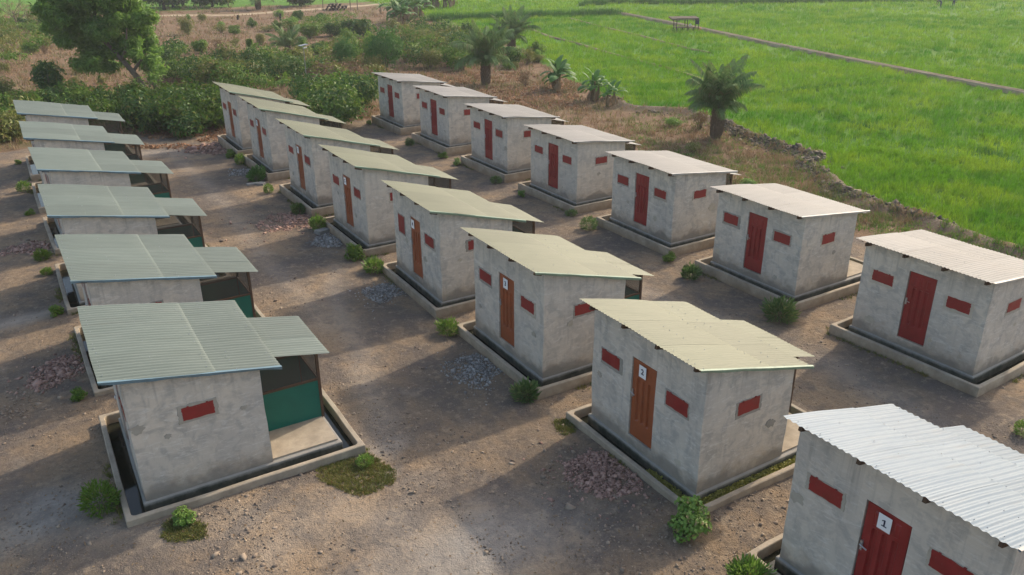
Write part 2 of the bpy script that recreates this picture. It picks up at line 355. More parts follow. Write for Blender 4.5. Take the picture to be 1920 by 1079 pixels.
# ------------------------------------------------------------------ the lie of the land
def W(px, py, z=-0.1): return at(px, py, z)[:2]
EDGE = [W(*p) for p in ((1085, 20), (840, 42), (905, 60), (985, 92), (1007, 113), (1070, 146), (1118, 172), (1160, 192), (1187, 203), (1273, 206), (1363, 233),
                        (1410, 259), (1470, 279), (1533, 296), (1512, 312), (1573, 358), (1640, 388), (1723, 419), (1813, 449), (1917, 481), (2120, 552), (2500, 690))]
EDGE[0] = np.array([40.0, 130.0])
_e = [EDGE[0]]
for _a, _b in zip(EDGE[:-1], EDGE[1:]):
    _n = max(1, int(np.hypot(*(_b-_a))/0.5)) if np.hypot(*(_b-CAMP[:2])) < 75 else 1
    for _k in range(1, _n+1):
        _p = _a+(_b-_a)*_k/_n; _e.append(_p+(np.array([float(vn(_p[0]*1.3, _p[1]*1.3, 61)), float(vn(_p[0]*1.3, _p[1]*1.3, 62))])-0.5)*0.55)
EDGE = _e
FIELD = list(EDGE) + [np.array([400.0, -60.0]), np.array([400.0, 420.0]), np.array([60.0, 420.0])]
EDGE_NEAR = [p for p in EDGE if p[1] < 27.0]
TRACK = [W(1160, 25), W(1300, 52), W(1450, 84), W(1600, 114), W(1920, 176), W(2300, 250)]
TALLROWS = [[W(800, 37), W(900, 34), W(1000, 30), W(1100, 28), W(1160, 26)], [W(1090, 10), W(1150, 5), W(1280, 7), W(1500, 4), W(1930, -2)]]
BUNDS = [[W(990, 52), W(1030, 68), W(1080, 80), W(1140, 98), W(1200, 114), W(1245, 124), W(1300, 142), W(1340, 156)],
         [W(1065, 33), W(1130, 50), W(1200, 66), W(1290, 90), W(1330, 98)],
         [W(1425, 178), W(1480, 170), W(1560, 160), W(1720, 152)],
         [W(1530, 208), W(1590, 228), W(1665, 250)], [W(1838, 212), W(1885, 222)], [W(1840, 280), W(1905, 305)]]
ROAD = [W(180, 36), W(330, 28), W(430, 27), W(500, 22), W(600, 15), W(720, 6), W(840, -2)]
COMPOUND = [(-40, -30), (40, -30), (22, -6), (14.5, 0), (12.0, 6), (11.3, 12), (10.8, 18), (10.4, 25), (8.6, 28.0), (5.5, 28.2), (2.5, 28.6), (-2, 29.6), (-5, 29.8), (-9.5, 29.0), (-14, 30), (-40, 30)]

def gh(x, y):
    x = np.asarray(x, float); y = np.asarray(y, float)
    b = np.interp(x, [-60, -7, -3.2, -0.3, 3, 6.3, 10, 13, 17, 400], [0.36, 0.30, 0.24, 0.12, 0.10, 0.05, 0.0, -0.05, -0.08, -0.08])
    b = b - 0.004*np.clip(y, 0, 40)
    b = b + (fbm(x*0.35, y*0.35, 3)-0.44)*0.10 + (fbm(x*1.6, y*1.6, 9)-0.44)*0.035
    near = np.clip((dline(x, y, EDGE_NEAR)), 0, 9)
    b = b + 0.20*np.exp(-(near/0.38)**2)*(0.45+fbm(x*1.3, y*1.3, 5)*1.2)
    ins = inpoly(x, y, FIELD) & (near > 0.3)
    b = np.where(ins, -0.20, b)
    return b
def G(x, y): return float(gh(np.array([x]), np.array([y]))[0])
def gp(px, py):
    """point on the ground seen at a photo pixel"""
    z = 0.0
    for _ in range(5):
        p = at(px, py, z); z = G(p[0], p[1])
    return np.array([p[0], p[1], z])

def axis(a0, a1, st, ext):
    c = list(np.arange(a0, a1+1e-6, st)); lo = []; v = a0; d = st
    while v > -ext: d = min(d*1.28, 400); v -= d; lo.append(v)
    hi = []; v = a1; d = st
    while v < 60: d = min(d*1.15, 1.6); v += d; hi.append(v)
    while v < 130: v += 1.8; hi.append(v)
    while v < ext: d = min(d*1.35, 500); v += d; hi.append(v)
    return np.array(lo[::-1]+c+hi)

def build_ground():
    xs = axis(-15, 24, 0.2, 3000); ys = axis(-7, 40, 0.2, 3500)
    X, Y = np.meshgrid(xs, ys); Z = gh(X.ravel(), Y.ravel())
    V = np.stack([X.ravel(), Y.ravel(), Z], 1)
    nx, ny = len(xs), len(ys); i = np.arange(nx*ny).reshape(ny, nx)
    F = np.stack([i[:-1, :-1].ravel(), i[:-1, 1:].ravel(), i[1:, 1:].ravel(), i[1:, :-1].ravel()], 1)
    me = mesh('ground', V, F, True)
    x, y = V[:, 0], V[:, 1]
    wx = x+(fbm(x*0.7, y*0.7, 21)-0.44)*2.2; wy = y+(fbm(x*0.7, y*0.7, 31)-0.44)*2.2
    comp = inpoly(wx, wy, COMPOUND).astype(float)
    bund = np.exp(-(dline(x, y, EDGE_NEAR)/0.55)**2)*(vn(x*0.9, y*0.9, 8) > 0.25)
    field = (inpoly(x, y, FIELD) & (dline(x, y, EDGE_NEAR) > 0.40)).astype(float)
    far = (y > 96+4*vn(x*0.1, y*0.1, 4)) & (x < 60); field = np.maximum(field, far*1.0)
    ca = me.color_attributes.new('zone', 'FLOAT_COLOR', 'POINT')
    ca.data.foreach_set('color', np.stack([comp, bund, field, np.ones_like(comp)], 1).astype(np.float32).ravel())
    pale = np.zeros(len(x))
    for px, py, rx, ry in ((880, 1060, 1.5, 0.9), (720, 845, 0.35, 0.3), (715, 905, 0.30, 0.16), (60, 600, 0.9, 0.35), (90, 985, 0.7, 0.6), (250, 290, 1.6, 0.8), (1690, 1000, 0.8, 0.8)):
        p = at(px, py, 0.15); pale = np.maximum(pale, np.clip(1.35-np.hypot((wx*0.35+x*0.65-p[0])/rx, (wy*0.35+y*0.65-p[1])/ry), 0, 1))
    for pl_, w_, a_ in (([W(620, 520), W(650, 640), W(705, 800), W(690, 930), W(520, 1079)], 0.28, 0.5), ([W(330, 300), W(420, 400), W(520, 520), W(620, 640)], 0.3, 0.4), ([W(690, 330), W(900, 440), W(1120, 520), W(1560, 700), W(1800, 860)], 0.35, 0.45), ([W(0, 1010), W(230, 1040), W(600, 1010), W(900, 1060)], 0.5, 0.4)):
        dd_ = dline(wx*0.3+x*0.7, wy*0.3+y*0.7, pl_); pale = np.maximum(pale, a_*np.exp(-(dd_/w_)**2))
    pa = me.attributes.new('pale', 'FLOAT', 'POINT'); pa.data.foreach_set('value', (pale*0.65).astype(np.float32))
    # the huts' basins are dug out: the sheet ends inside each kerb
    bm = bmesh.new(); bm.from_mesh(me); bm.verts.ensure_lookup_table(); drop = set()
    co = np.array([v.co[:2] for v in bm.verts])/S
    for c, hx, hy, hz, hr in HUTS:
        a = -RAD(hr); ca_, sa_ = math.cos(a), math.sin(a); idx = np.where((np.abs(co[:, 0]-hx-1.4) < 2.6) & (np.abs(co[:, 1]-hy) < 2.4))[0]
        lx = ca_*(co[idx, 0]-hx)-sa_*(co[idx, 1]-hy); ly = sa_*(co[idx, 0]-hx)+ca_*(co[idx, 1]-hy)
        x0, x1, y0, y1 = -MO+0.038, MB-0.038, -YC-MON+0.038, WY-YC+MON-0.038; T = 0.105
        for i_, u, w in zip(idx, lx, ly):
            if u < x0-T or u > x1+T or w < y0-T or w > y1+T: continue
            u2 = x0 if abs(u-x0) <= T else (x1 if abs(u-x1) <= T else u); w2 = y0 if abs(w-y0) <= T else (y1 if abs(w-y1) <= T else w)
            if u2 != u or w2 != w:
                v = bm.verts[int(i_)]; v.co.x = S*(hx+ca_*u2+sa_*w2); v.co.y = S*(hy-sa_*u2+ca_*w2)
        vs_ = {int(i_) for i_ in idx}
        for f in {f for i_ in idx for f in bm.verts[int(i_)].link_faces}:
            m = f.calc_center_median()/S; dx_, dy_ = m.x-hx, m.y-hy; u = ca_*dx_-sa_*dy_; w = sa_*dx_+ca_*dy_
            if x0 < u < x1 and y0 < w < y1: drop.add(f)
    bmesh.ops.delete(bm, geom=list(drop), context='FACES'); bm.to_mesh(me); bm.free()
    tag(ob('ground', me, MAT['earth']), kind='structure')

def strip(name, line, w, lift, mat, wob=0.0, seed=1, step=0.6):
    pts = []
    for a, b in zip(line[:-1], line[1:]):
        n = max(2, int(np.hypot(*(b-a))/step))
        pts += [a+(b-a)*k/n for k in range(n)]
    pts.append(line[-1]); pts = np.array(pts)
    d = np.gradient(pts, axis=0); d /= np.linalg.norm(d, axis=1)[:, None]; nrm = np.stack([-d[:, 1], d[:, 0]], 1)
    V = []; F = []; k = 5
    for i, (p, q) in enumerate(zip(pts, nrm)):
        ww = w*(1+wob*(vn(np.array([i*0.35]), np.array([seed*3.1]), seed)[0]-0.5))
        for j in range(k):
            t = j/(k-1)*2-1; c = p+q*ww*t
            V.append((c[0], c[1], lift*(1-abs(t)**3)-(0.25 if abs(t) == 1 else 0)))
        if i: F += [((i-1)*k+j, (i-1)*k+j+1, i*k+j+1, i*k+j) for j in range(k-1)]
    V = np.array(V); V[:, 2] += np.where(inpoly(V[:, 0], V[:, 1], FIELD), -0.2, gh(V[:, 0], V[:, 1]))
    return tag(ob(name, mesh(name, V, F, True), mat), kind='structure')
strip('dirt_track', TRACK, 0.40, 0.22, MAT['track'], 1.1, 2)
def offset(line, o):
    L = np.array(line); d = np.gradient(L, axis=0); d /= np.linalg.norm(d, axis=1)[:, None]
    return [p+np.array([-q[1], q[0]])*o for p, q in zip(L, d)]
for k, o in enumerate((0.19, -0.19)): strip('wheel_rut', offset(TRACK, o), 0.09, 0.25, MAT['rut'], 0.9, 5+k, 0.3)
strip('dirt_road', ROAD, 1.5, 0.06, MAT['rut'], 0.5, 9, 1.0)
for k, l in enumerate(BUNDS[:2]): strip('paddy_bund', l, 0.16, 0.12, MAT['track'], 0.8, 12+k, 0.5)

# ------------------------------------------------------------------ huts
HUTS = [('L1', -6.694, 5.024, 0.118, -0.46), ('L2', -6.670, 9.037, 0.070, 0.46), ('L3', -6.725, 13.048, 0.093, 0.17), ('L4', -6.674, 17.231, 0.095, 1.25),
        ('L5', -6.745, 21.330, 0.093, 0.17), ('L6', -6.727, 25.470, 0.096, 0.13), ('M1', 0.007, -2.805, 0.010, 1.37), ('M2', 0.018, 1.250, -0.049, -0.23),
        ('M3', -0.045, 5.066, 0.015, -0.63), ('M4', -0.010, 9.027, -0.008, -1.34), ('M5', -0.014, 13.201, -0.007, 0.10), ('M6', -0.003, 17.117, 0.013, 0.11),
        ('M7', 0.032, 21.652, 0.016, -0.22), ('M8', 0.016, 25.450, 0.008, -0.11), ('R1', 6.558, 1.085, -0.044, 1.49), ('R2', 6.678, 5.194, -0.042, 0.29),
        ('R3', 6.669, 9.179, -0.044, -0.01), ('R4', 6.678, 13.351, -0.065, 0.27), ('R5', 6.745, 17.403, -0.049, 0.02), ('R6', 6.810, 21.718, -0.029, -0.13), ('R7', 6.825, 25.878, -0.049, 0.10)]
WY, D, Z0 = 2.5, 1.773, 0.30
ROOF = {'L': (2.304, 1.871, 1.566, 'roof_grey_green', 'flashing_blue', 'door_red'),
        'M': (2.424, 1.815, 1.441, 'roof_pale_green', 'flashing_green', 'door_brown'),
        'R': (2.196, 1.926, 1.540, 'roof_pinkish', 'flashing_pale', 'door_red')}
OF, OB, ON, OFAR, PX, PN, PF = 0.241, 0.290, 0.103, 0.092, 2.955, 0.517, 2.053
YC = 1.25
MO, MON, MB, MZ = 0.306, 0.296, 3.122, 0.29
build_ground()

def wall_mesh(zr, seed):
    """closed shell of four rendered walls with a recess for the door"""
    V = []; F = []
    DY0, DY1, DZ1 = 0.985, 1.535, 1.832; DZ0 = 0.455
    def corner(cid, z):
        return ((vn(z*2.3, cid*7.1+seed, 3)-0.5)*0.016 + (vn(z*9, cid*7.1+seed, 4)-0.5)*0.008,
                (vn(z*2.1, cid*5.3+seed, 5)-0.5)*0.016 + (vn(z*9, cid*5.3+seed, 6)-0.5)*0.008)
    def face(P0, P1, nrm, c0, c1, top, us, vs, hole=None, depth=0.06):
        nonlocal V, F
        P0 = np.array(P0, float); P1 = np.array(P1, float); L = np.linalg.norm(P1-P0); d = (P1-P0)/L
        U, T = np.meshgrid(us, vs)
        tops = np.array([top(u/L) for u in us])
        tscale = (tops-Z0)/(max(tops)-Z0) if hole is None else np.ones(len(us))
        Zc = Z0 + (T-Z0)*tscale[None, :] if hole is None else T
        taper = np.clip(np.minimum(U, L-U)/0.12, 0, 1)
        disp = taper*((fbm(U*1.7+seed*3.7, Zc*1.7+nrm[0]*9+nrm[1]*5, seed)-0.44)*0.022 + (vn(U*8+seed, Zc*8, seed+2)-0.5)*0.005)
        ctop = corner(c0, Zc[:, 0]); cbot = corner(c1, Zc[:, -1])
        w0 = np.clip(1-U/0.15, 0, 1); w1 = np.clip(1-(L-U)/0.15, 0, 1)
        X = P0[0]+d[0]*U+nrm[0]*disp + w0*ctop[0][:, None]+w1*cbot[0][:, None]
        Y = P0[1]+d[1]*U+nrm[1]*disp + w0*ctop[1][:, None]+w1*cbot[1][:, None]
        b = len(V); V += list(zip(X.ravel(), Y.ravel(), Zc.ravel())); nu = len(us)
        for j in range(len(vs)-1):
            for i in range(nu-1):
                if hole and hole[0]-1e-6 <= us[i] < hole[1]-1e-6 and hole[2]-1e-6 <= vs[j] < hole[3]-1e-6: continue
                F.append((b+j*nu+i, b+j*nu+i+1, b+(j+1)*nu+i+1, b+(j+1)*nu+i))
        if hole:
            hu = [i for i in range(nu) if hole[0]-1e-6 <= us[i] <= hole[1]+1e-6]; hv = [j for j in range(len(vs)) if hole[2]-1e-6 <= vs[j] <= hole[3]+1e-6]
            loop = [(hv[0], i) for i in hu] + [(j, hu[-1]) for j in hv[1:]] + [(hv[-1], i) for i in hu[-2::-1]] + [(j, hu[0]) for j in hv[-2:0:-1]]
            idx = [b+j*nu+i for j, i in loop]; b2 = len(V)
            V += [(V[q][0]-nrm[0]*depth, V[q][1]-nrm[1]*depth, V[q][2]) for q in idx]
            m = len(idx)
            F.extend([(idx[k], b2+k, b2+(k+1) % m, idx[(k+1) % m]) for k in range(m)]); F.append(tuple(b2+k for k in range(m)))
    def lines(L, n, extra=()):
        a = list(np.linspace(0, L, n)); a = [q for q in a if all(abs(q-e) > 0.03 for e in extra)]
        return np.array(sorted(a+list(extra)))
    zf = zr(0)-0.02; zb = zr(D)-0.02
    # front (faces -x): runs from far corner to near corner
    us = lines(WY, 22, (WY-DY1, WY-DY0)); vs = np.array(sorted(set(list(np.round(np.linspace(Z0, zf, 16), 4))+[DZ0, DZ1])))
    vs = np.array([q for k, q in enumerate(vs) if q in (DZ0, DZ1) or min(abs(q-DZ0), abs(q-DZ1)) > 0.03])
    face((0, WY-YC), (0, -YC), (-1, 0), 1, 0, lambda t: zf, us, vs, (WY-DY1, WY-DY0, DZ0, DZ1))
    vs2 = np.linspace(Z0, zf, 16)
    face((0, -YC), (D, -YC), (0, -1), 0, 2, lambda t: zr(D*t)-0.02, np.linspace(0, D, 16), vs2)
    face((D, -YC), (D, WY-YC), (1, 0), 2, 3, lambda t: zb, np.linspace(0, WY, 10), np.linspace(Z0, zb, 8))
    face((D, WY-YC), (0, WY-YC), (0, 1), 3, 1, lambda t: zr(D*(1-t))-0.02, np.linspace(0, D, 8), vs2)
    return mesh('wall', V, F)

def blob_rect(a0, a1, b0, b1, jit, n, seed):
    """rough-edged rectangle outline"""
    r = random.Random(seed); P = []
    for (p, q) in (((a0, b0), (a1, b0)), ((a1, b0), (a1, b1)), ((a1, b1), (a0, b1)), ((a0, b1), (a0, b0))):
        for k in range(n):
            t = k/n; j = jit*(0.4 if k == 0 else 1.0)
            P.append((p[0]+(q[0]-p[0])*t+r.uniform(-j, j), p[1]+(q[1]-p[1])*t+r.uniform(-j, j)))
    return P

def on_front(a, b, d): return (-d, a-YC, b)
def on_end(a, b, d): return (a, -YC-d, b)
def plate(P, d0, d1, fn):
    n = len(P); V = [fn(a, b, d1) for a, b in P]+[fn(a, b, d0) for a, b in P]
    return V, [tuple(range(n))]+[tuple(range(2*n-1, n-1, -1))]+[(k, n+k, n+(k+1) % n, (k+1) % n) for k in range(n)]
def ring(Po, Pi, d0, d1, fn):
    n = len(Po); V = [fn(a, b, d0) for a, b in Po]+[fn(a+(c-a)*0.25, b+(e-b)*0.25, d1) for (a, b), (c, e) in zip(Po, Pi)]+[fn(a, b, d1) for a, b in Pi]+[fn(a, b, d0) for a, b in Pi]
    return V, [(r_*n+k, r_*n+(k+1) % n, (r_+1)*n+(k+1) % n, (r_+1)*n+k) for r_ in range(3) for k in range(n)]

def door_mesh(ornate, seed):
    y0, y1, z0, z1 = 0.992, 1.528, 0.462, 1.825
    gc = [y0+(y1-y0)*t for t in (0.27, 0.50, 0.73)]; gw = 0.036
    ys = [y0, y0+0.012]; 
    for g in gc: ys += [g-gw, g-gw*0.55, g+gw*0.55, g+gw]
    ys += [y1-0.012, y1]
    zs = [z0, z0+0.012, z0+0.30, z0+0.325, z1-0.325, z1-0.30, z1-0.26, z1-0.245, z1-0.09, z1-0.075, z1-0.012, z1]
    V = []
    for z in zs:
        for i, y in enumerate(ys):
            d = -0.016
            if y in (y0, y1) or z in (z0, z1): d = -0.055
            elif z0+0.31 < z < z1-0.31 and 2 <= i < len(ys)-2 and (i-2) % 4 in (1, 2): d = -0.044
            elif ornate and z1-0.25 < z < z1-0.085 and 2 <= i < len(ys)-2 and (i-2) % 4 in (1, 2): d = -0.006
            V.append(on_front(y, z, d))
    n = len(ys); F = [(j*n+i+1, j*n+i, (j+1)*n+i, (j+1)*n+i+1) for j in range(len(zs)-1) for i in range(n-1)]
    return mesh('door', V, F)

def rrect(x0, x1, y0, y1, r, seg=5, side=9):
    P = []
    cs = [(x1-r, y1-r, 0), (x0+r, y1-r, 90), (x0+r, y0+r, 180), (x1-r, y0+r, 270)]
    arcs = [[(cx+r*math.cos(RAD(a+90*k/seg)), cy+r*math.sin(RAD(a+90*k/seg))) for k in range(seg+1)] for cx, cy, a in cs]
    for k in range(4):
        P += arcs[k]; p = arcs[k][-1]; q = arcs[(k+1) % 4][0]
        P += [(p[0]+(q[0]-p[0])*t/side, p[1]+(q[1]-p[1])*t/side) for t in range(1, side)]
    return P
def loft(loops):
    n = len(loops[0]); V = [p for l in loops for p in l]
    return V, [(i*n+k, i*n+(k+1) % n, (i+1)*n+(k+1) % n, (i+1)*n+k) for i in range(len(loops)-1) for k in range(n)]

def kerb_mesh(seed):
    def lp(x0, x1, y0, y1, r, z, j):
        P = rrect(x0, x1, y0, y1, r)
        a = np.array(P); dx_ = (vn(a[:, 0]*2.2+seed, a[:, 1]*2.2, seed)-0.5)*j; dy_ = (vn(a[:, 0]*2.2, a[:, 1]*2.2+seed, seed+1)-0.5)*j
        dz_ = (vn(a[:, 0]*1.3+seed*2, a[:, 1]*1.3, seed+2)-0.5)*j*0.6
        return [(p[0]+u, p[1]-YC+v, z+w) for p, u, v, w in zip(P, dx_, dy_, dz_)]
    x0, x1, y0, y1 = -MO, MB, -MON, WY+MON; t = 0.074
    L = [lp(x0, x1, y0, y1, 0.012, -0.5, 0.0), lp(x0, x1, y0, y1, 0.012, MZ-0.012, 0.02), lp(x0+0.012, x1-0.012, y0+0.012, y1-0.012, 0.014, MZ, 0.02),
         lp(x0+t, x1-t, y0+t, y1-t, 0.075, MZ-0.001, 0.02), lp(x0+t+0.008, x1-t-0.008, y0+t+0.008, y1-t-0.008, 0.072, MZ-0.012, 0.02), lp(x0+t+0.012, x1-t-0.012, y0+t+0.012, y1-t-0.012, 0.07, -0.1, 0.01)]
    return mesh('moat_kerb', *loft(L))

def plinth_mesh(seed):
    def lp(o, z, j):
        P = rrect(-0.036-o, 2.84+o, -0.036-o, WY+0.036+o, 0.012, 2, 12); a = np.array(P)
        w = (vn(a[:, 0]*3+seed, a[:, 1]*3, seed+4)-0.5)*j
        return [(p[0]+q, p[1]-YC+q, z) for p, q in zip(P, w)]
    L = [lp(0.004, -0.1, 0.0), lp(0, Z0-0.012, 0.012), lp(-0.012, Z0-0.003, 0.012), lp(-0.085, Z0+0.006, 0.0)]
    V, F = loft(L); n = len(L[0]); F.append(tuple(3*n+k for k in range(n)))
    return mesh('plinth', V, F)

def sheet(x0, x1, y0, y1, zf, seed, seed2, flare=0.0, lift=0.0, nx=9, amp=0.008):
    pitch = PITCH_R; ns = max(8, int(round((y1-y0)/pitch*8)))
    ys = np.linspace(y0, y1, ns+1); xs = np.concatenate([np.linspace(x0, x1-0.055, nx-2), [x1-0.03, x1]])
    X, Y = np.meshgrid(xs, ys)
    Z = zf(X)+lift+amp*np.sin(2*math.pi*Y/pitch) + (fbm(X*1.1+seed, Y*1.1, seed)-0.44)*0.030 + (vn(X*1.5+seed2, Y*2.0, seed2+3)-0.5)*0.002
    Z = Z - flare*np.clip((X-(x1-0.055))/0.055, 0, 1)**2
    xo = (vn(Y*1.5+seed, Y*0, seed+9)-0.5)*0.02
    X = X+np.where(np.abs(X-x0) < 1e-6, xo, 0)+np.where(np.abs(X-x1) < 1e-6, xo*0.7, 0)
    V = np.stack([X.ravel(), Y.ravel()-YC, Z.ravel()], 1); nu = len(xs); i = np.arange(len(V)).reshape(len(ys), nu)
    F = np.stack([i[:-1, :-1].ravel(), i[:-1, 1:].ravel(), i[1:, 1:].ravel(), i[1:, :-1].ravel()], 1)
    return mesh('roof_sheet', V, F, True)

def digit_mesh(ch):
    if ch == '1':
        P = [(-0.030, -0.044), (0.034, -0.044), (0.034, -0.030), (0.011, -0.030), (0.011, 0.044), (-0.004, 0.044), (-0.030, 0.030), (-0.030, 0.016), (-0.008, 0.026), (-0.008, -0.030), (-0.030, -0.030)]
        me = mesh('digit', [(-0.0006, -a, b) for a, b in P], [(0, 1, 2, 3, 9, 10), (3, 4, 8, 9), (4, 5, 6, 7, 8)]); me.materials.append(MAT['ink']); return me
    cu = bpy.data.curves.new('digit', 'FONT'); cu.body = ch; cu.size = 0.125; cu.offset = 0.0035; cu.extrude = 0.0006
    cu.align_x = 'CENTER'; cu.align_y = 'CENTER'
    o = bpy.data.objects.new('digit', cu); COL.objects.link(o)
    bpy.context.view_layer.update()
    me = bpy.data.meshes.new_from_object(o.evaluated_get(bpy.context.evaluated_depsgraph_get()))
    bpy.data.objects.remove(o); bpy.data.curves.remove(cu)
    n = len(me.vertices); co = np.empty(n*3, np.float32); me.vertices.foreach_get('co', co); co = co.reshape(-1, 3)
    # text x runs towards the near end of the door wall (-y), text y is up, faces -x
    V = np.stack([-co[:, 2], -co[:, 0], co[:, 1]], 1)*S
    me.vertices.foreach_set('co', V.astype(np.float32).ravel()); me.name = 'digit'; me.materials.clear(); me.materials.append(MAT['ink']); me.update()
    return me

def build_hut(code, x, y, z, rot, label, digit=None):
    row = code[0]; k = ord(row)*3+int(code[1])*11; rnd = random.Random(k)
    zrf, zrb, zpb, rmat, fmat, dmat = ROOF[row]
    if code == 'M1': rmat, fmat, dmat = 'roof_white', 'flashing_pale', 'door_red'
    zr = lambda X: zrf+(zrb-zrf)*(X+OF)/(D+OF+OB)
    H = empty('hut', (x, y, z), RAD(rot)); tag(H, label, 'hut', 'small cement huts in three rows')
    ob('wall', wall_mesh(zr, k), MAT['render'], H)
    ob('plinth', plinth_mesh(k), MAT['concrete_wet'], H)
    kb = ob('moat_kerb', kerb_mesh(k), MAT['concrete'], H)
    P = rrect(-MO+0.05, MB-0.05, -MON+0.05, WY+MON-0.05, 0.05)
    ob('moat_water', mesh('moat_water', [(a, b-YC, 0.125) for a, b in P], [tuple(range(len(P)))]), MAT['water'], H)
    # porch floor, one course higher than the plinth
    b = B(); b.box(D+0.01, 2.79, 0.03-YC, WY-0.03-YC, Z0-0.02, Z0+0.032); b.ob('porch_floor', MAT['concrete'], H)
    # door, handle, shutters
    dr = ob('door', door_mesh(row == 'R' or code == 'M1', k), MAT[dmat], H)
    b = B(); b.box(-0.004, 0.014, 1.478-YC, 1.506-YC, 1.16, 1.29); b.ob('lock_plate', MAT['steel'], dr)
    b = B(); b.tube([(0.0, 1.492-YC, 1.25), (-0.035, 1.492-YC, 1.25), (-0.04, 1.47-YC, 1.248), (-0.04, 1.40-YC, 1.235)], 0.009, 6); b.ob('handle', MAT['steel'], dr)
    fr = [(1.818, 2.258, 1.437, 1.650), (0.300, 0.742, 1.432, 1.648)]
    if code == 'M4': fr[0] = (1.86, 2.20, 1.27, 1.70)
    if row == 'R': fr = [(a, b_, c-0.035, d-0.035) for a, b_, c, d in fr]
    if code == 'M1': fr = [(a, b_, c+0.07, d+0.07) for a, b_, c, d in fr]
    sh = [(q, on_front) for q in fr]+[((0.664, 1.082, 1.377, 1.580), on_end)]
    for i, (q, fn) in enumerate(sh):
        q = tuple(v+rnd.uniform(-0.012, 0.012) for v in q); a0, a1, b0, b1 = q
        w = ob('window_shutter', mesh('window_shutter', *plate(blob_rect(a0, a1, b0, b1, 0.006, 9, k+i), -0.02, 0.012, fn)), MAT['paint_red'], H)
        Po = blob_rect(a0-rnd.uniform(0.025, 0.08), a1+rnd.uniform(0.025, 0.08), b0-rnd.uniform(0.03, 0.09), b1+rnd.uniform(0.015, 0.05), 0.014, 9, k+i+50)
        Pi = blob_rect(a0+0.01, a1-0.01, b0+0.01, b1-0.01, 0.0, 9, 1)
        ob('mortar_surround', mesh('mortar_surround', *ring(Po, Pi, -0.015, 0.007, fn)), MAT['mortar'], w)
        if rnd.random() < 0.8:
            for t in (0.2, 0.8):
                b = B()
                c = [fn(a0+(a1-a0)*t+sx*0.014, b1+sz, dd) for dd in (0.0, 0.02) for sx, sz in ((-1, -0.012), (1, -0.012), (1, 0.014), (-1, 0.014))]
                b.add(c, [(0, 1, 2, 3), (7, 6, 5, 4), (0, 4, 5, 1), (1, 5, 6, 2), (2, 6, 7, 3), (3, 7, 4, 0)])
                b.ob('hinge', MAT['paint_red'], w)
    pts = [(on_front, rnd.uniform(0.1, 0.9), rnd.uniform(0.5, 1.1), rnd.uniform(0.04, 0.11)), (on_end, rnd.uniform(0.2, 1.6), rnd.uniform(0.5, 1.3), rnd.uniform(0.04, 0.12)), (on_front, rnd.uniform(1.65, 2.4), rnd.uniform(0.5, 1.2), rnd.uniform(0.04, 0.09))]
    if code == 'L1': pts = [(on_end, 0.44, 1.22, 0.045), (on_end, 1.48, 1.34, 0.045), (on_end, 0.09, 1.45, 0.09)]
    if code == 'M1': pts = [(on_front, 2.40, 1.30, 0.10), (on_front, 0.2, 0.9, 0.08)]
    for i, (fn, a_, b_, s_) in enumerate(pts):
        Pp = [(a_+s_*(1+rnd.uniform(-0.35, 0.35))*math.cos(t_), b_+s_*0.8*(1+rnd.uniform(-0.35, 0.35))*math.sin(t_)) for t_ in [q*0.349 for q in range(18)]]
        ob('wall_patch', mesh('wall_patch', *plate(Pp, -0.02, 0.0065, fn)), MAT['mortar'], H)
    if digit:
        o = {'4': 0.10, '5': 0.06, '6': 0.06, '7': 0.06}.get(digit, 0.0); c = 1.283+o
        sgn = ob('number_sign', mesh('number_sign', *plate(blob_rect(c-0.079, c+0.079, 1.578, 1.776, 0.001, 3, k), 0.006, 0.0085, on_front)), MAT['paper'], H)
        ob('digit', digit_mesh(digit), None, sgn, loc=(-0.0105, c-YC, 1.675))
    # roof timbers and sheets
    for i, yy in enumerate((0.09, 0.86, 1.63, 2.40)):
        b = B(); b.beam((-0.135-rnd.uniform(0, 0.05), yy-YC, zr(-0.15)-0.066), (D+0.21, yy-YC, zr(D+0.21)-0.066), 0.042, 0.062); b.ob('rafter', MAT['timber'], H)
    lap = -OF+(D+OF+OB)*0.60
    yb = [-ON, 0.80, 1.70, WY+OFAR]
    amp = 0.0125 if row == 'L' else (0.008 if code == 'M1' else 0.0062)
    global PITCH_R
    PITCH_R = 0.088 if row == 'L' or code == 'M1' else 0.070
    zup = lambda X: zr(X)+0.012*np.sin(np.clip((X+OF)/(lap+OF), 0, 1)*math.pi)
    for i in range(3):
        e0 = 0.0 if i == 0 else 0.05
        up = ob('roof_sheet', sheet(-OF, lap+0.055, yb[i]-e0, yb[i+1], zup, k, k+i, 0.012, 0.006+0.0022*i, 9, amp), MAT[rmat], H)
        ob('roof_sheet', sheet(lap-0.05, D+OB, yb[i]-e0, yb[i+1], zr, k, k+i+4, 0.006, -0.004+0.0022*i, 8, amp), MAT[rmat], H)
    zs_ = zrb-{'L': 0.10, 'M': 0.085, 'R': 0.15}[row]
    zp = lambda X: zs_+(zpb-zs_)*(X-(D+OB-0.12))/(PX-(D+OB-0.12))
    ym = (PN+PF)/2+rnd.uniform(-0.1, 0.1)
    for i, (a0, a1) in enumerate(((PN, ym), (ym-0.05, PF))):
        ob('porch_roof_sheet', sheet(D+0.03, PX, a0, a1, zp, k+1, k+i+8, 0.005, 0.003*i, 7, amp), MAT[rmat], H)
    # turned-down edge of the near sheet
    b = B(); n = 14
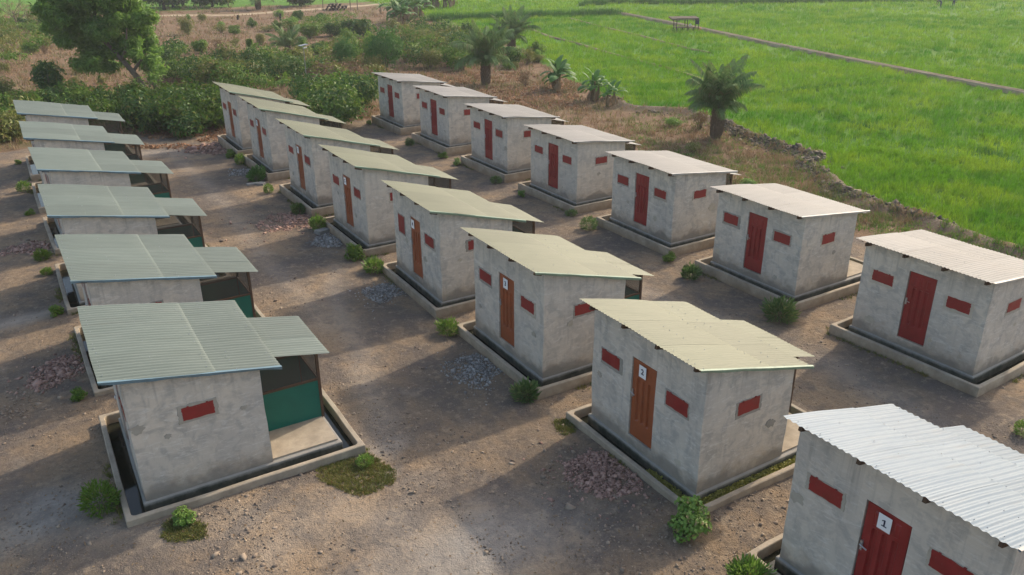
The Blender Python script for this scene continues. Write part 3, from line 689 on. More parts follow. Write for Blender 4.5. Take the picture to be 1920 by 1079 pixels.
    for i in range(n):
        X0 = -OF+(D+OF+OB)*i/n; X1 = -OF+(D+OF+OB)*(i+1)/n; s0 = (vn(np.array([i*0.8]), np.array([k*1.0]), 2)[0]-0.5)*0.018; s1 = (vn(np.array([(i+1)*0.8]), np.array([k*1.0]), 2)[0]-0.5)*0.018
        yn = -ON-YC
        b.add([(X0, yn+0.03, zr(X0)+0.016), (X1, yn+0.03, zr(X1)+0.016), (X1, yn-0.006+s1*0.4, zr(X1)+0.010), (X0, yn-0.006+s0*0.4, zr(X0)+0.010), (X1, yn+0.004+s1, zr(X1)-0.030+s1), (X0, yn+0.004+s0, zr(X0)-0.030+s0)],
              [(0, 3, 2, 1), (3, 5, 4, 2)])
    b.ob('edge_flashing', MAT[fmat], H)
    if code in ('L1', 'L2', 'L3', 'M1', 'M2', 'M3', 'R1', 'R2'):
        b = B()
        for X in (-OF+0.07, 0.45, lap-0.03, lap+0.30, D+0.2):
            for j in range(18):
                Y = -0.06+j*0.146+rnd.uniform(-0.012, 0.012); Xj = X+rnd.uniform(-0.015, 0.015); Z = zr(Xj)+0.02
                if rnd.random() < 0.45: continue
                r_ = 0.006
                b.add([(Xj-r_, Y-YC-r_, Z), (Xj+r_, Y-YC-r_, Z), (Xj+r_, Y-YC+r_, Z), (Xj-r_, Y-YC+r_, Z), (Xj, Y-YC, Z+0.012)], [(0, 1, 4), (1, 2, 4), (2, 3, 4), (3, 0, 4), (3, 2, 1, 0)])
        tag(b.ob('roof_screws', MAT['screw'], H), kind='stuff')
    # screened porch
    xe, ya, yb_ = 2.82, 0.79, 1.80; zt = 1.0
    for (px_, py_) in ((xe, ya), (xe, yb_), (D+0.03, ya), (D+0.03, yb_)):
        b = B(); b.box(px_-0.022, px_+0.022, py_-YC-0.022, py_-YC+0.022, Z0+0.02, zp(px_)-0.012); b.ob('porch_post', MAT['timber'], H)
    for a, c in (((D+0.03, ya), (xe, ya)), ((D+0.03, yb_), (xe, yb_)), ((xe, ya), (xe, yb_))):
        end = a[0] == c[0]
        if end:
            pn = B(); pn.box(xe-0.006, xe+0.006, ya-YC+0.022, yb_-YC-0.022, Z0+0.03, zt)
            rl = B(); rl.box(xe-0.018, xe+0.018, ya-YC+0.022, yb_-YC-0.022, zt, zt+0.035)
            nt = [(xe, ya-YC+0.02, zt+0.03), (xe, yb_-YC-0.02, zt+0.03), (xe, yb_-YC-0.02, zp(xe)-0.02), (xe, ya-YC+0.02, zp(xe)-0.02)]
        else:
            Yc = a[1]-YC
            pn = B(); pn.box(D+0.05, xe-0.022, Yc-0.006, Yc+0.006, Z0+0.03, zt)
            rl = B(); rl.box(D+0.05, xe-0.022, Yc-0.018, Yc+0.018, zt, zt+0.035)
            nt = [(D+0.05, Yc, zt+0.03), (xe-0.02, Yc, zt+0.03), (xe-0.02, Yc, zp(xe)-0.02), (D+0.05, Yc, zp(D+0.05)-0.02)]
        pn.ob('side_panel', MAT['panel_green'], H); rl.ob('rail', MAT['timber'], H)
        ob('net_screen', mesh('net_screen', nt, [(0, 1, 2, 3)]), MAT['net'], H)
    return H

ORD = ['', 'nearest', 'second', 'third', 'fourth', 'fifth', 'sixth', 'seventh', 'eighth']
def hut_label(c):
    n = int(c[1])
    if c[0] == 'L': return 'grey-green roofed hut nearest the camera in the left row' if n == 1 else 'grey-green roofed hut, %s from the front of the left row' % (ORD[n] if n < 6 else 'last and sixth')
    if c[0] == 'R': return 'pinkish white roofed hut with red door, nearest of the row beside the rice' if n == 1 else 'pinkish white roofed hut with red door, %s from the front, right row' % (ORD[n] if n < 7 else 'last and seventh')
    return {1: 'white corrugated roofed hut with a paper 1 on its red door, bottom right', 2: 'pale green roofed hut with brown door, beside the brick rubble and big leafy shrub',
            3: 'pale green roofed hut with brown door, third of the middle row, numbered three', 4: 'pale green roofed hut whose left red shutter is taller than the right one',
            5: 'pale green roofed hut, fifth in the middle row', 6: 'pale green roofed hut, sixth in the middle row', 7: 'pale green roofed hut, last but one in the middle row',
            8: 'pale green roofed hut farthest away in the middle row'}[n]
for c, x, y, z, r in HUTS:
    build_hut(c, x, y, z, r, hut_label(c), c[1] if c[0] == 'M' and int(c[1]) < 8 else None)
HP = {c: (x, y, z) for c, x, y, z, r in HUTS}
def inhut(x, y, m=0.0):
    k = np.zeros(np.shape(x), bool)
    for hx, hy, _ in HP.values():
        k |= (x > hx-MO-m) & (x < hx+MB+m) & (y > hy-YC-MON-m) & (y < hy-YC+WY+MON+m)
    return k

# ------------------------------------------------------------------ loose stones, rubble and gravel
def unit(v): return v/np.maximum(np.linalg.norm(v, axis=1), 1e-9)[:, None]
CUBE = np.array([(-1, -1, -1), (1, -1, -1), (1, 1, -1), (-1, 1, -1), (-1, -1, 1), (1, -1, 1), (1, 1, 1), (-1, 1, 1)], float)
CF_ = np.array([(3, 2, 1, 0), (4, 5, 6, 7), (0, 1, 5, 4), (1, 2, 6, 5), (2, 3, 7, 6), (3, 0, 4, 7)])
def chips(P, size, flat=0.5, seed=0):
    g = np.random.default_rng(seed); n = len(P)
    V = CUBE[None]*(1+g.uniform(-0.55, 0.35, (n, 8, 1)))+g.uniform(-0.28, 0.28, (n, 8, 3))
    V[:, 4:, :2] *= g.uniform(0.45, 0.95, (n, 1, 1))
    sz = np.asarray(size).reshape(n, 1, 1)*np.stack([g.uniform(0.6, 1.3, n), g.uniform(0.45, 1.0, n), flat*g.uniform(0.5, 1.2, n)], 1)[:, None, :]
    V = V*sz
    a = g.uniform(0, 6.283, n); t = g.normal(0, 0.3, n); c, s_ = np.cos(a), np.sin(a); ct, st = np.cos(t), np.sin(t)
    x = V[..., 0]*ct[:, None]+V[..., 2]*st[:, None]; z = -V[..., 0]*st[:, None]+V[..., 2]*ct[:, None]; y = V[..., 1]
    X = x*c[:, None]-y*s_[:, None]; Y = x*s_[:, None]+y*c[:, None]
    V = np.stack([X, Y, z], 2)+np.asarray(P)[:, None, :]
    F = (CF_[None]+8*np.arange(n)[:, None, None]).reshape(-1, 4)
    return V.reshape(-1, 3), F
def pile(name, px, py, rx, ry, n, size, mat, label, heap=0.05, flat=0.5, seed=1):
    c = gp(px, py); k = ppu(c); ax = rx/k; ay = ry/(k*math.sin(math.atan2(CZ, np.hypot(c[0]-CX, c[1]-CY))))
    g = np.random.default_rng(seed); r = np.where(g.uniform(0, 1, n) < 0.72, np.sqrt(g.uniform(0, 1, n)), np.abs(g.normal(0, 0.85, n))); a = g.uniform(0, 6.283, n)
    rr = r*(0.55+0.75*vn(np.cos(a)*1.6+seed, np.sin(a)*1.6, seed))
    d2 = np.array([math.cos(-YAW), math.sin(-YAW)])
    ex, ey = rr*np.cos(a)*ax, rr*np.sin(a)*ay
    x = c[0]+ex*d2[0]-ey*d2[1]; y = c[1]+ex*d2[1]+ey*d2[0]
    ok = ~inhut(x, y, 0.02); x, y, r = x[ok], y[ok], r[ok]
    z = gh(x, y)+heap*np.clip(1-r*r, 0, 1)*g.uniform(0.2, 1, len(x))+0.004
    V, F = chips(np.stack([x, y, z], 1), size*g.lognormal(-0.1, 0.5, len(x)), flat, seed)
    return tag(ob(name, mesh(name, V, F), mat), label, 'rubble' if 'brick' in name else 'gravel', None, 'stuff')
pile('brick_rubble', 1130, 885, 72, 48, 2400, 0.016, MAT['brick_bits'], 'reddish broken brick rubble heaped by the kerb of hut 2', 0.025, 0.55, 3)
pile('brick_rubble', 552, 412, 62, 26, 1100, 0.024, MAT['brick_bits'], 'sunlit broken brick spread across the ground between huts', 0.015, 0.5, 4)
pile('brick_rubble', 395, 279, 46, 14, 500, 0.036, MAT['brick_bits'], 'brown rubble patch before the farthest middle hut', 0.02, 0.6, 5)
pile('brick_rubble', 110, 698, 46, 32, 900, 0.020, MAT['brick_bits'], 'dark brick rubble beside the kerb of the second left hut', 0.015, 0.6, 6)
pile('brick_rubble', 50, 466, 42, 14, 350, 0.030, MAT['brick_bits'], 'scattered brick bits left of the third left hut', 0.01, 0.5, 7)
pile('brick_rubble', 25, 770, 50, 36, 300, 0.012, MAT['pebble'], 'scattered dark stones at the left edge of the picture', 0.02, 0.5, 17)
pile('gravel_heap', 720, 548, 44, 20, 1500, 0.013, MAT['stone_grey'], 'grey gravel spread beside the kerb of the fourth middle hut', 0.02, 0.7, 8)
pile('gravel_heap', 895, 692, 58, 34, 1900, 0.012, MAT['stone_grey'], 'grey gravel spread beside the kerb of the third middle hut', 0.02, 0.7, 9)
pile('gravel_heap', 618, 452, 34, 14, 800, 0.020, MAT['stone_grey'], 'grey gravel spread beside the kerb of the fifth middle hut', 0.015, 0.7, 10)
pile('gravel_heap', 460, 324, 26, 8, 300, 0.024, MAT['stone_grey'], 'small grey gravel patch by the seventh middle hut', 0.04, 0.7, 11)
pile('gravel_heap', 430, 960, 170, 70, 160, 0.007, MAT['pebble'], 'sparse pebbles on the open ground bottom centre', 0.0, 0.7, 12)

def compound_pts(n, seed, near=True):
    g = np.random.default_rng(seed)
    px = g.uniform(-80, 2000, n); py = 200+900*g.uniform(0, 1, n)**(0.7 if near else 0.6)
    d = RT[None]*((px-960)/CF)[:, None]-UP[None]*((py-539.5)/CF)[:, None]+FW[None]
    P = CAMP+d*((0.12-CZ)/d[:, 2])[:, None]; x, y = P[:, 0], P[:, 1]
    ok = ~inhut(x, y, 0.0) & inpoly(x, y, COMPOUND) & (y > -8); x, y = x[ok], y[ok]
    return x, y, g
x, y, g = compound_pts(30000, 31)
ok = 0.6*vn(x*0.7, y*0.7, 77)+0.5*vn(x*2.6, y*2.6, 78)+0.2*g.uniform(-1, 1, len(x)) > 0.60; x, y = x[ok], y[ok]
V, F = chips(np.stack([x, y, gh(x, y)+0.003], 1), 0.0095*g.lognormal(0, 0.55, len(x)), 0.6, 32)
tag(ob('pebbles', mesh('pebbles', V, F), MAT['pebble']), 'small pebbles strewn over the bare earth of the compound', 'pebbles', None, 'stuff')
def gpn(x, y): return np.stack([x, y, gh(x, y)], 1)

def slab_stone(px, py, sx, sy, sz, rz, name, label, cat, parts=1):
    c = gp(px, py)
    V, F = chips(np.zeros((1, 3)), [1.0], 1.0, int(px)); b = B()
    W_ = np.array([(-1, -1, 0), (1, -1, 0), (1, 1, 0), (-1, 1, 0), (-.94, -.93, 1), (.95, -.94, 1), (.93, .95, 1), (-.95, .93, 1)])*np.array([sx, sy, sz])
    b.add(W_, [tuple(f) for f in CF_]); o = b.ob(name, MAT['slab_grey'], loc=(c[0], c[1], c[2]-0.01), rot=(0.03, 0.04, rz)); tag(o, label, cat)
slab_stone(604, 437, 0.19, 0.12, 0.11, 0.35, 'concrete_block', 'grey concrete block under the round shrub at the fifth middle hut', 'block')
slab_stone(474, 346, 0.20, 0.09, 0.05, 0.1, 'flat_stone', 'pale flat stone slab, left one in front of the dark shrub', 'stone')
slab_stone(490, 346, 0.14, 0.12, 0.07, 0.9, 'flat_stone', 'rough grey stone slab, right one in front of the dark shrub', 'stone')

# ------------------------------------------------------------------ foliage machinery
def blades(P, h, w, k, lean, seed, bend=True, spread=0.05):
    """k upright blades per point: one bent blade is two triangles"""
    g = np.random.default_rng(seed); n = len(P); P = np.repeat(P, k, 0); m = n*k
    hh = np.repeat(np.broadcast_to(h, n), k)*g.uniform(0.6, 1.15, m); ww = np.repeat(np.broadcast_to(w, n), k)*g.uniform(0.6, 1.2, m)
    a = g.uniform(0, 6.283, m); ln = lean*g.uniform(0.2, 1.3, m)
    sp = np.repeat(np.broadcast_to(spread, n), k)*np.sqrt(g.uniform(0, 1, m)); b = g.uniform(0, 6.283, m)
    o = P+np.stack([sp*np.cos(b), sp*np.sin(b), 0*sp], 1)
    dirv = np.stack([np.cos(a), np.sin(a), 0*a], 1); f = g.uniform(0, 6.283, m); sdv = np.stack([np.cos(f), np.sin(f), 0*f], 1)
    top = o+dirv*(hh*ln)[:, None]+np.array([0, 0, 1.0])*(hh*np.sqrt(np.clip(1-0.45*ln*ln, 0.15, 1)))[:, None]
    if not bend:
        V = np.stack([o-sdv*ww[:, None]/2, o+sdv*ww[:, None]/2, top], 1).reshape(-1, 3); return V, np.arange(3*m).reshape(-1, 3)
    mid = o+dirv*(hh*ln*0.30)[:, None]+np.array([0, 0, 1.0])*(hh*0.62)[:, None]
    V = np.stack([o-sdv*ww[:, None]*0.3, mid+sdv*ww[:, None]/2, mid-sdv*ww[:, None]/2, top], 1).reshape(-1, 3)
    i = 4*np.arange(m)[:, None]; F = np.concatenate([i+np.array([[0, 1, 2]]), i+np.array([[2, 1, 3]])], 0)
    return V, F

def leaves(C, Nn, ln, wd, seed, fold=0.25, droop=0.2):
    g = np.random.default_rng(seed); n = len(C)
    Nn = unit(Nn+g.normal(0, 0.45, (n, 3))); d = unit(np.cross(Nn, g.normal(0, 1, (n, 3)))); w = np.cross(Nn, d)
    L = np.broadcast_to(ln, n)*g.uniform(0.65, 1.25, n); Wd = np.broadcast_to(wd, n)*g.uniform(0.7, 1.2, n)
    L = L[:, None]; Wd = Wd[:, None]
    base = C-d*L*0.5; tip = C+d*L*0.5-np.array([0, 0, 1.0])*L*droop; l = C+w*Wd*0.5+Nn*Wd*fold; r = C-w*Wd*0.5+Nn*Wd*fold
    V = np.stack([base, r, tip, l], 1).reshape(-1, 3); i = 4*np.arange(n)[:, None]
    return V, np.concatenate([i+np.array([[0, 1, 2]]), i+np.array([[0, 2, 3]])], 0)

def clump_points(cl, n, seed, shell=0.55):
    """points through a set of ellipsoid clumps (cx,cy,cz,rx,ry,rz), denser towards the outside, with an uneven surface"""
    g = np.random.default_rng(seed); cl = np.array(cl, float); vol = (cl[:, 3]*cl[:, 4]*cl[:, 5])**0.75; i = g.choice(len(cl), n, p=vol/vol.sum())
    d = unit(g.normal(0, 1, (n, 3))); r = shell+(1-shell)*np.sqrt(g.uniform(0, 1, n))
    r = np.where(g.uniform(0, 1, n) < 0.12, g.uniform(0.2, 1.0, n), r)
    lump = 0.72+0.5*vn(d[:, 0]*2.3+i*3.1+seed, d[:, 1]*2.3+d[:, 2]*2.0+i, seed)
    P = cl[i, :3]+d*cl[i, 3:]*(r*lump)[:, None]
    return P, unit(d*np.array([1, 1, 1.1])+np.array([0, 0, 0.35]))

def cat(*parts):
    V = []; F = []; n = 0
    for v, f in parts: V.append(v); F.append(f+n); n += len(v)
    return np.concatenate(V), np.concatenate(F)

def sprays(P, Nn, n_leaf, ln, wd, r, seed):
    """little sprays: n_leaf leaves round every point, so the crown shows clusters and gaps"""
    g = np.random.default_rng(seed); k = len(P)
    C = np.repeat(P, n_leaf, 0)+g.normal(0, r, (k*n_leaf, 3))*np.array([1, 1, 0.6]); Q = np.repeat(Nn, n_leaf, 0)
    return leaves(C, Q, ln, wd, seed+1)

# ------------------------------------------------------------------ rice
def field_pts(px0, px1, py0, py1, n, seed):
    g = np.random.default_rng(seed)
    return g
def scatter_field(d0, d1, dens, seed, cap):
    """random points in the paddies between two distances from the camera, only where the frame (plus a margin) looks"""
    g = np.random.default_rng(seed); n = cap*6
    r = np.sqrt(g.uniform(d0**2, d1**2, n)); az = YAW+g.uniform(-0.75, 0.70, n)
    x = CX+r*np.sin(az); y = CY+r*np.cos(az)
    area = 0.5*1.45*(d1**2-d0**2); keep = min(1.0, dens*area/n)
    ok = (g.uniform(0, 1, n) < keep) & inpoly(x, y, FIELD); x, y = x[ok], y[ok]
    ok = (dline(x, y, TRACK) > 0.50+0.35*vn(x*0.5, y*0.5, 23)) & (dline(x, y, EDGE) > 0.15+0.15*g.uniform(0, 1, len(x)))
    for b in BUNDS[:2]: ok &= (dline(x, y, b) > 0.12+0.30*vn(x, y, 3)) | (vn(x*0.35, y*0.35, 19) > 0.62)
    for b in BUNDS[2:]: ok &= (dline(x, y, b) > 0.20) | (g.uniform(0, 1, len(x)) < 0.25)
    return x[ok], y[ok], g
parts = []
for (d0, d1, dens, cap, h, w, k, sp, bend) in ((18, 34, 46, 26000, 0.30, 0.017, 11, 0.075, True), (34, 58, 17, 26000, 0.31, 0.026, 10, 0.12, True), (58, 96, 6.5, 24000, 0.33, 0.045, 9, 0.2, False), (96, 175, 2.2, 22000, 0.36, 0.085, 8, 0.36, False)):
    x, y, g = scatter_field(d0, d1, dens, int(d0), cap)
    hh = h*(0.80+0.45*fbm(x*0.22, y*0.22, 41)+0.25*(vn(x*1.1, y*1.1, 43)-0.5))
    parts.append(blades(np.stack([x, y, np.full(len(x), -0.20)], 1), hh, w, k, 0.42, int(d0)+1, bend, sp))
V, F = cat(*parts)
tag(ob('rice', mesh('rice', V, F), MAT['rice']), 'bright green young rice filling the flat paddies on the right', 'rice', None, 'stuff')
parts = []
for q, l in enumerate(TALLROWS):
    L = np.array(l); seg = np.linalg.norm(np.diff(L, axis=0), axis=1); n = int(seg.sum()*30); g = np.random.default_rng(60+q)
    t = g.uniform(0, seg.sum(), n); cum = np.concatenate([[0], np.cumsum(seg)])
    x = np.interp(t, cum, L[:, 0])+g.normal(0, 0.35, n); y = np.interp(t, cum, L[:, 1])+g.normal(0, 0.35, n)
    parts.append(blades(np.stack([x, y, np.full(n, -0.2)], 1), 0.75, 0.07, 8, 0.35, 61+q, False, 0.25))
for q, l in enumerate(BUNDS[2:]):
    L = np.array(l); seg = np.linalg.norm(np.diff(L, axis=0), axis=1); n = int(seg.sum()*14); g = np.random.default_rng(70+q)
    t = g.uniform(0, seg.sum(), n); cum = np.concatenate([[0], np.cumsum(seg)])
    x = np.interp(t, cum, L[:, 0])+g.normal(0, 0.16, n); y = np.interp(t, cum, L[:, 1])+g.normal(0, 0.16, n)
    parts.append(blades(np.stack([x, y, np.full(n, -0.2)], 1), 0.26, 0.03, 9, 0.5, 71+q, False, 0.12))
V, F = cat(*parts)
tag(ob('tall_grass', mesh('tall_grass', V, F), MAT['rice_dark']), 'dark taller grass standing along the banks between the paddies', 'grass', None, 'stuff')

# ------------------------------------------------------------------ dry grass, weeds, leaf litter
def scatter_px(n, px0, px1, py0, py1, seed, z=0.0):
    g = np.random.default_rng(seed); px = g.uniform(px0, px1, n); py = g.uniform(py0, py1, n)
    d = RT[None]*((px-960)/CF)[:, None]-UP[None]*((py-539.5)/CF)[:, None]+FW[None]
    P = CAMP+d*((z-CZ)/d[:, 2])[:, None]; x, y = P[:, 0], P[:, 1]
    ok = ~inhut(x, y, 0.05); return x[ok], y[ok], g
def scrub_ok(x, y, m=0.0):
    wx = x+(fbm(x*0.7, y*0.7, 21)-0.44)*2.2; wy = y+(fbm(x*0.7, y*0.7, 31)-0.44)*2.2
    return ~inpoly(wx, wy, COMPOUND) & ~inpoly(x, y, FIELD) & (dline(x, y, ROAD) > 1.3)
x, y, g = scatter_px(30000, -60, 1990, 8, 420, 90); ok = scrub_ok(x, y); x, y = x[ok], y[ok]
dist = np.hypot(x-CX, y-CY); sel = fbm(x*0.35, y*0.35, 12)+0.22*g.normal(0, 1, len(x)) ; k1 = sel > 0.40
for nm, msk, mt, hmul, lb in (('dry_grass', k1, 'grass_dry', 1.0, 'dry reddish straw-coloured grass over the scrub land behind the huts'), ('olive_grass', ~k1 & (sel > 0.22), 'grass_olive', 1.15, 'olive green half-dry grass between the scrub bushes')):
    xx, yy, dd = x[msk], y[msk], dist[msk]
    V, F = blades(gpn(xx, yy), hmul*(0.16+0.0022*dd), 0.010+0.0007*dd, 6, 0.75, 91+len(nm), False, 0.05+0.003*dd)
    tag(ob(nm, mesh(nm, V, F), MAT[mt]), lb, 'grass', None, 'stuff')
# green weeds on the strip beside the paddies
x, y, g = scatter_px(13000, 1170, 1960, 185, 640, 95); near = dline(x, y, EDGE_NEAR)
ok = scrub_ok(x, y) & (fbm(x*0.5, y*0.5, 14)+0.12*g.normal(0, 1, len(x))+0.28*np.exp(-((x-15.5)**2+(y-9.5)**2)/14) > 0.38); x, y = x[ok], y[ok]
V, F = blades(gpn(x, y), 0.15, 0.022, 8, 0.9, 96, False, 0.10)
tag(ob('green_weeds', mesh('green_weeds', V, F), MAT['grass_green']), 'low green weeds on the strip between right row and rice', 'weeds', None, 'stuff')
g = np.random.default_rng(120); L_ = np.array(EDGE_NEAR); sg = np.linalg.norm(np.diff(L_, axis=0), axis=1); cm = np.concatenate([[0], np.cumsum(sg)]); tt = g.uniform(0, sg.sum(), 4200)
x = np.interp(tt, cm, L_[:, 0])+g.normal(-0.25, 0.30, len(tt)); y = np.interp(tt, cm, L_[:, 1])+g.normal(-0.2, 0.30, len(tt)); ok = (vn(x*0.5, y*0.5, 121) > 0.42) & (x < 24) & (y > 1); x, y = x[ok], y[ok]
V, F = chips(np.stack([x, y, gh(x, y)+0.01], 1), 0.045*g.lognormal(0, 0.45, len(x)), 0.7, 122)
tag(ob('soil_clods', mesh('soil_clods', V, F), MAT['clod']), 'dark lumps of dug soil along the near bank of the paddies', 'soil', None, 'stuff')
# fallen leaves round the first oil palm
def litter(px0, px1, py0, py1, n, seed, label, dens=0.42):
    x, y, g = scatter_px(n, px0, px1, py0, py1, seed); ok = ~inpoly(x, y, FIELD) & (fbm(x*0.5, y*0.5, 51) > dens); x, y = x[ok], y[ok]
    P = gpn(x, y)+np.array([0, 0, 0.03]); V, F = leaves(P, np.tile([0, 0, 1.0], (len(P), 1)), 0.20, 0.09, seed, 0.3, 0.0)
    tag(ob('leaf_litter', mesh('leaf_litter', V, F), MAT['litter']), label, 'leaf litter', None, 'stuff')
litter(760, 1110, 128, 200, 5000, 101, 'brown fallen leaves covering the ground round the oil palm', 0.36)
litter(180, 440, 240, 285, 1600, 102, 'reddish dead leaves along the foot of the thicket', 0.40)
litter(60, 620, 60, 200, 3000, 103, 'dead leaves scattered through the scrub at upper left', 0.45)
# bits of leaf and twig on the compound floor
x, y, g = compound_pts(2600, 33); ok = vn(x*0.5, y*0.5, 79) > 0.35; x, y = x[ok], y[ok]
V, F = leaves(gpn(x, y)+np.array([0, 0, 0.008]), np.tile([0, 0, 1.0], (len(x), 1)), 0.05, 0.02, 34, 0.2, 0.0)
tag(ob('twig_litter', mesh('twig_litter', V, F), MAT['leaf_dry']), 'bits of dry leaf and twig on the bare earth', 'litter', None, 'stuff')
def patch(name, px, py, rx, ry, n, mat, label, h=0.06, seed=1, w=0.014):
    c = gp(px, py); k = ppu(c); g = np.random.default_rng(seed); a = g.uniform(0, 6.283, n); r = np.sqrt(g.uniform(0, 1, n))*(0.65+0.6*vn(np.cos(a)*1.7+seed, np.sin(a)*1.7, seed))
    qx = px+rx*r*np.cos(a); qy = py+ry*r*np.sin(a)
    d = RT[None]*((qx-960)/CF)[:, None]-UP[None]*((qy-539.5)/CF)[:, None]+FW[None]
    P = CAMP+d*((c[2]-CZ)/d[:, 2])[:, None]; x, y = P[:, 0], P[:, 1]; ok = ~inhut(x, y, 0.0); x, y = x[ok], y[ok]
    V, F = blades(gpn(x, y), h, w, 6, 1.0, seed, False, 0.03)
    tag(ob(name, mesh(name, V, F), mat), label, 'weeds', None, 'stuff')
patch('weed_mat', 672, 885, 74, 42, 1500, MAT['mat_weed'], 'mossy green and brown weed mat off the corner of the nearest left hut', 0.05, 111)
patch('weed_mat', 345, 994, 46, 22, 480, MAT['mat_weed'], 'small dark weed mat below the nearest left hut kerb', 0.05, 112)
patch('weed_mat', 1060, 800, 22, 16, 220, MAT['mat_weed'], 'thin weeds at the far corner of the kerb of hut 2', 0.05, 113)
# pond weed in the moat of hut 2
hx, hy, hz = HP['M2']; g = np.random.default_rng(115); n = 5200
t = g.uniform(0, 1, n); x = np.where(t < 0.8, g.uniform(-0.1, 2.1, n), g.uniform(-0.19, -0.07, n)); y = np.where(t < 0.8, g.uniform(-0.215, -0.045, n), g.uniform(-0.18, 0.9, n))
P = np.stack([x, y-YC, np.full(n, 0.15)+0.07*g.uniform(0, 1, n)], 1); V, F = leaves(P, np.tile([0, 0, 1.0], (n, 1)), 0.06, 0.045, 116)
o = ob('pond_weed', mesh('pond_weed', V, F), MAT['pond'], loc=(hx, hy, hz)); tag(o, 'yellow green pond weed floating in the moat of hut 2', 'pond weed', None, 'stuff')

# ------------------------------------------------------------------ shrubs of the compound
def leaves_dir(C, Dv, ln, wd, seed, curl=0.15):
    g = np.random.default_rng(seed); n = len(C); Dv = unit(Dv); w = unit(np.cross(Dv, g.normal(0, 1, (n, 3)))); nn = np.cross(w, Dv)
    L = (np.broadcast_to(ln, n)*g.uniform(0.6, 1.25, n))[:, None]; Wd = (np.broadcast_to(wd, n)*g.uniform(0.7, 1.2, n))[:, None]
    base = C; mid = C+Dv*L*0.55+nn*L*curl; tip = C+Dv*L
    V = np.stack([base, mid-w*Wd/2, tip, mid+w*Wd/2], 1).reshape(-1, 3); i = 4*np.arange(n)[:, None]
    return V, np.concatenate([i+np.array([[0, 1, 2]]), i+np.array([[0, 2, 3]])], 0)

def hemi(n, seed, zc=0.85, rz=0.85, inner=0.45):
    g = np.random.default_rng(seed); d = unit(g.normal(0, 1, (n, 3))); r = inner+(1-inner)*np.sqrt(g.uniform(0, 1, n))
    r = r*(0.80+0.35*vn(d[:, 0]*2+seed, d[:, 1]*2+d[:, 2], seed)); P = d*r[:, None]*np.array([1, 1, rz])+np.array([0, 0, zc])
    ok = P[:, 2] > 0.02; return P[ok], d[ok]
def shrub_mesh(kind, seed):
    if kind == 'tuft':
        P, d = hemi(800, seed, 0.72, 0.75, 0.15); P = P*(0.70+0.5*vn(d[:, 0]*1.6+seed, d[:, 1]*1.6, seed))[:, None]; return leaves_dir(P*np.array([0.9, 0.9, 0.95]), d+np.array([0, 0, 0.7]), 0.42, 0.085, seed)
    if kind == 'clover':
        g = random.Random(seed); cl = [(0, 0, 0.7, 0.62, 0.62, 0.55)]+[(q*math.cos(t), q*math.sin(t), z, rr_, rr_, rr_*0.8) for q, t, z, rr_ in [(g.uniform(0.42, 0.66), k*0.785*2.4, 0.35+0.85*(k % 4)/3.0, g.uniform(0.32, 0.44)) for k in range(11)]]
        P, d = clump_points(cl, 1150, seed, 0.6); ok = P[:, 2] > 0.05; return leaves(P[ok], d[ok]+np.array([0, 0, 0.6]), 0.19, 0.15, seed, 0.2, 0.15)
    if kind == 'loose':
        P, d = hemi(700, seed, 0.75, 0.85, 0.2); return leaves_dir(P, d*np.array([1, 1, 0.6])+np.array([0, 0, 0.4]), 0.34, 0.10, seed)
    P, d = hemi(420, seed, 0.1, 0.5, 0.1); return leaves_dir(np.abs(P)*0+P*np.array([0.3, 0.3, 0.2]), d+np.array([0, 0, 0.9]), 1.1, 0.06, seed)
SHM = {}
def stem_mesh(seed, r=1.0, n=6, h=1.0):
    g = random.Random(seed); b = B()
    for k in range(n):
        a = 6.283*k/n+g.uniform(-0.4, 0.4); q = r*g.uniform(0.35, 0.7)
        b.tube([(0.06*math.cos(a), 0.06*math.sin(a), -0.08), (q*0.4*math.cos(a), q*0.4*math.sin(a), h*0.45), (q*math.cos(a), q*math.sin(a), h*g.uniform(0.8, 1.1))], [0.035, 0.025, 0.010], 5, False)
    return mesh('stem', b.V, b.F)
STEM = stem_mesh(3, 1.0, 6, 0.9)
STEM.materials.append(MAT['bark'])
def shrub(px, py, r, kind, mat, label, tall=1.0):
    c = gp(px, py); k = ppu(c); u = r/k
    key = (kind, int(px) % 3, mat)
    if key not in SHM:
        V, F = shrub_mesh(kind, 200+int(px) % 3+len(kind)*7); me = mesh('foliage', V, F); me.materials.append(MAT[mat]); SHM[key] = me
    H = empty('shrub', (c[0], c[1], c[2]-0.01), random.uniform(0, 6.28), (u*random.uniform(0.85, 1.15), u*random.uniform(0.85, 1.15), u*tall*random.uniform(0.85, 1.1))); tag(H, label, 'shrub', 'small shrubs planted by the moats')
    ob('foliage', SHM[key], None, H); ob('stem', STEM, None, H)
M3L = 'middle row'
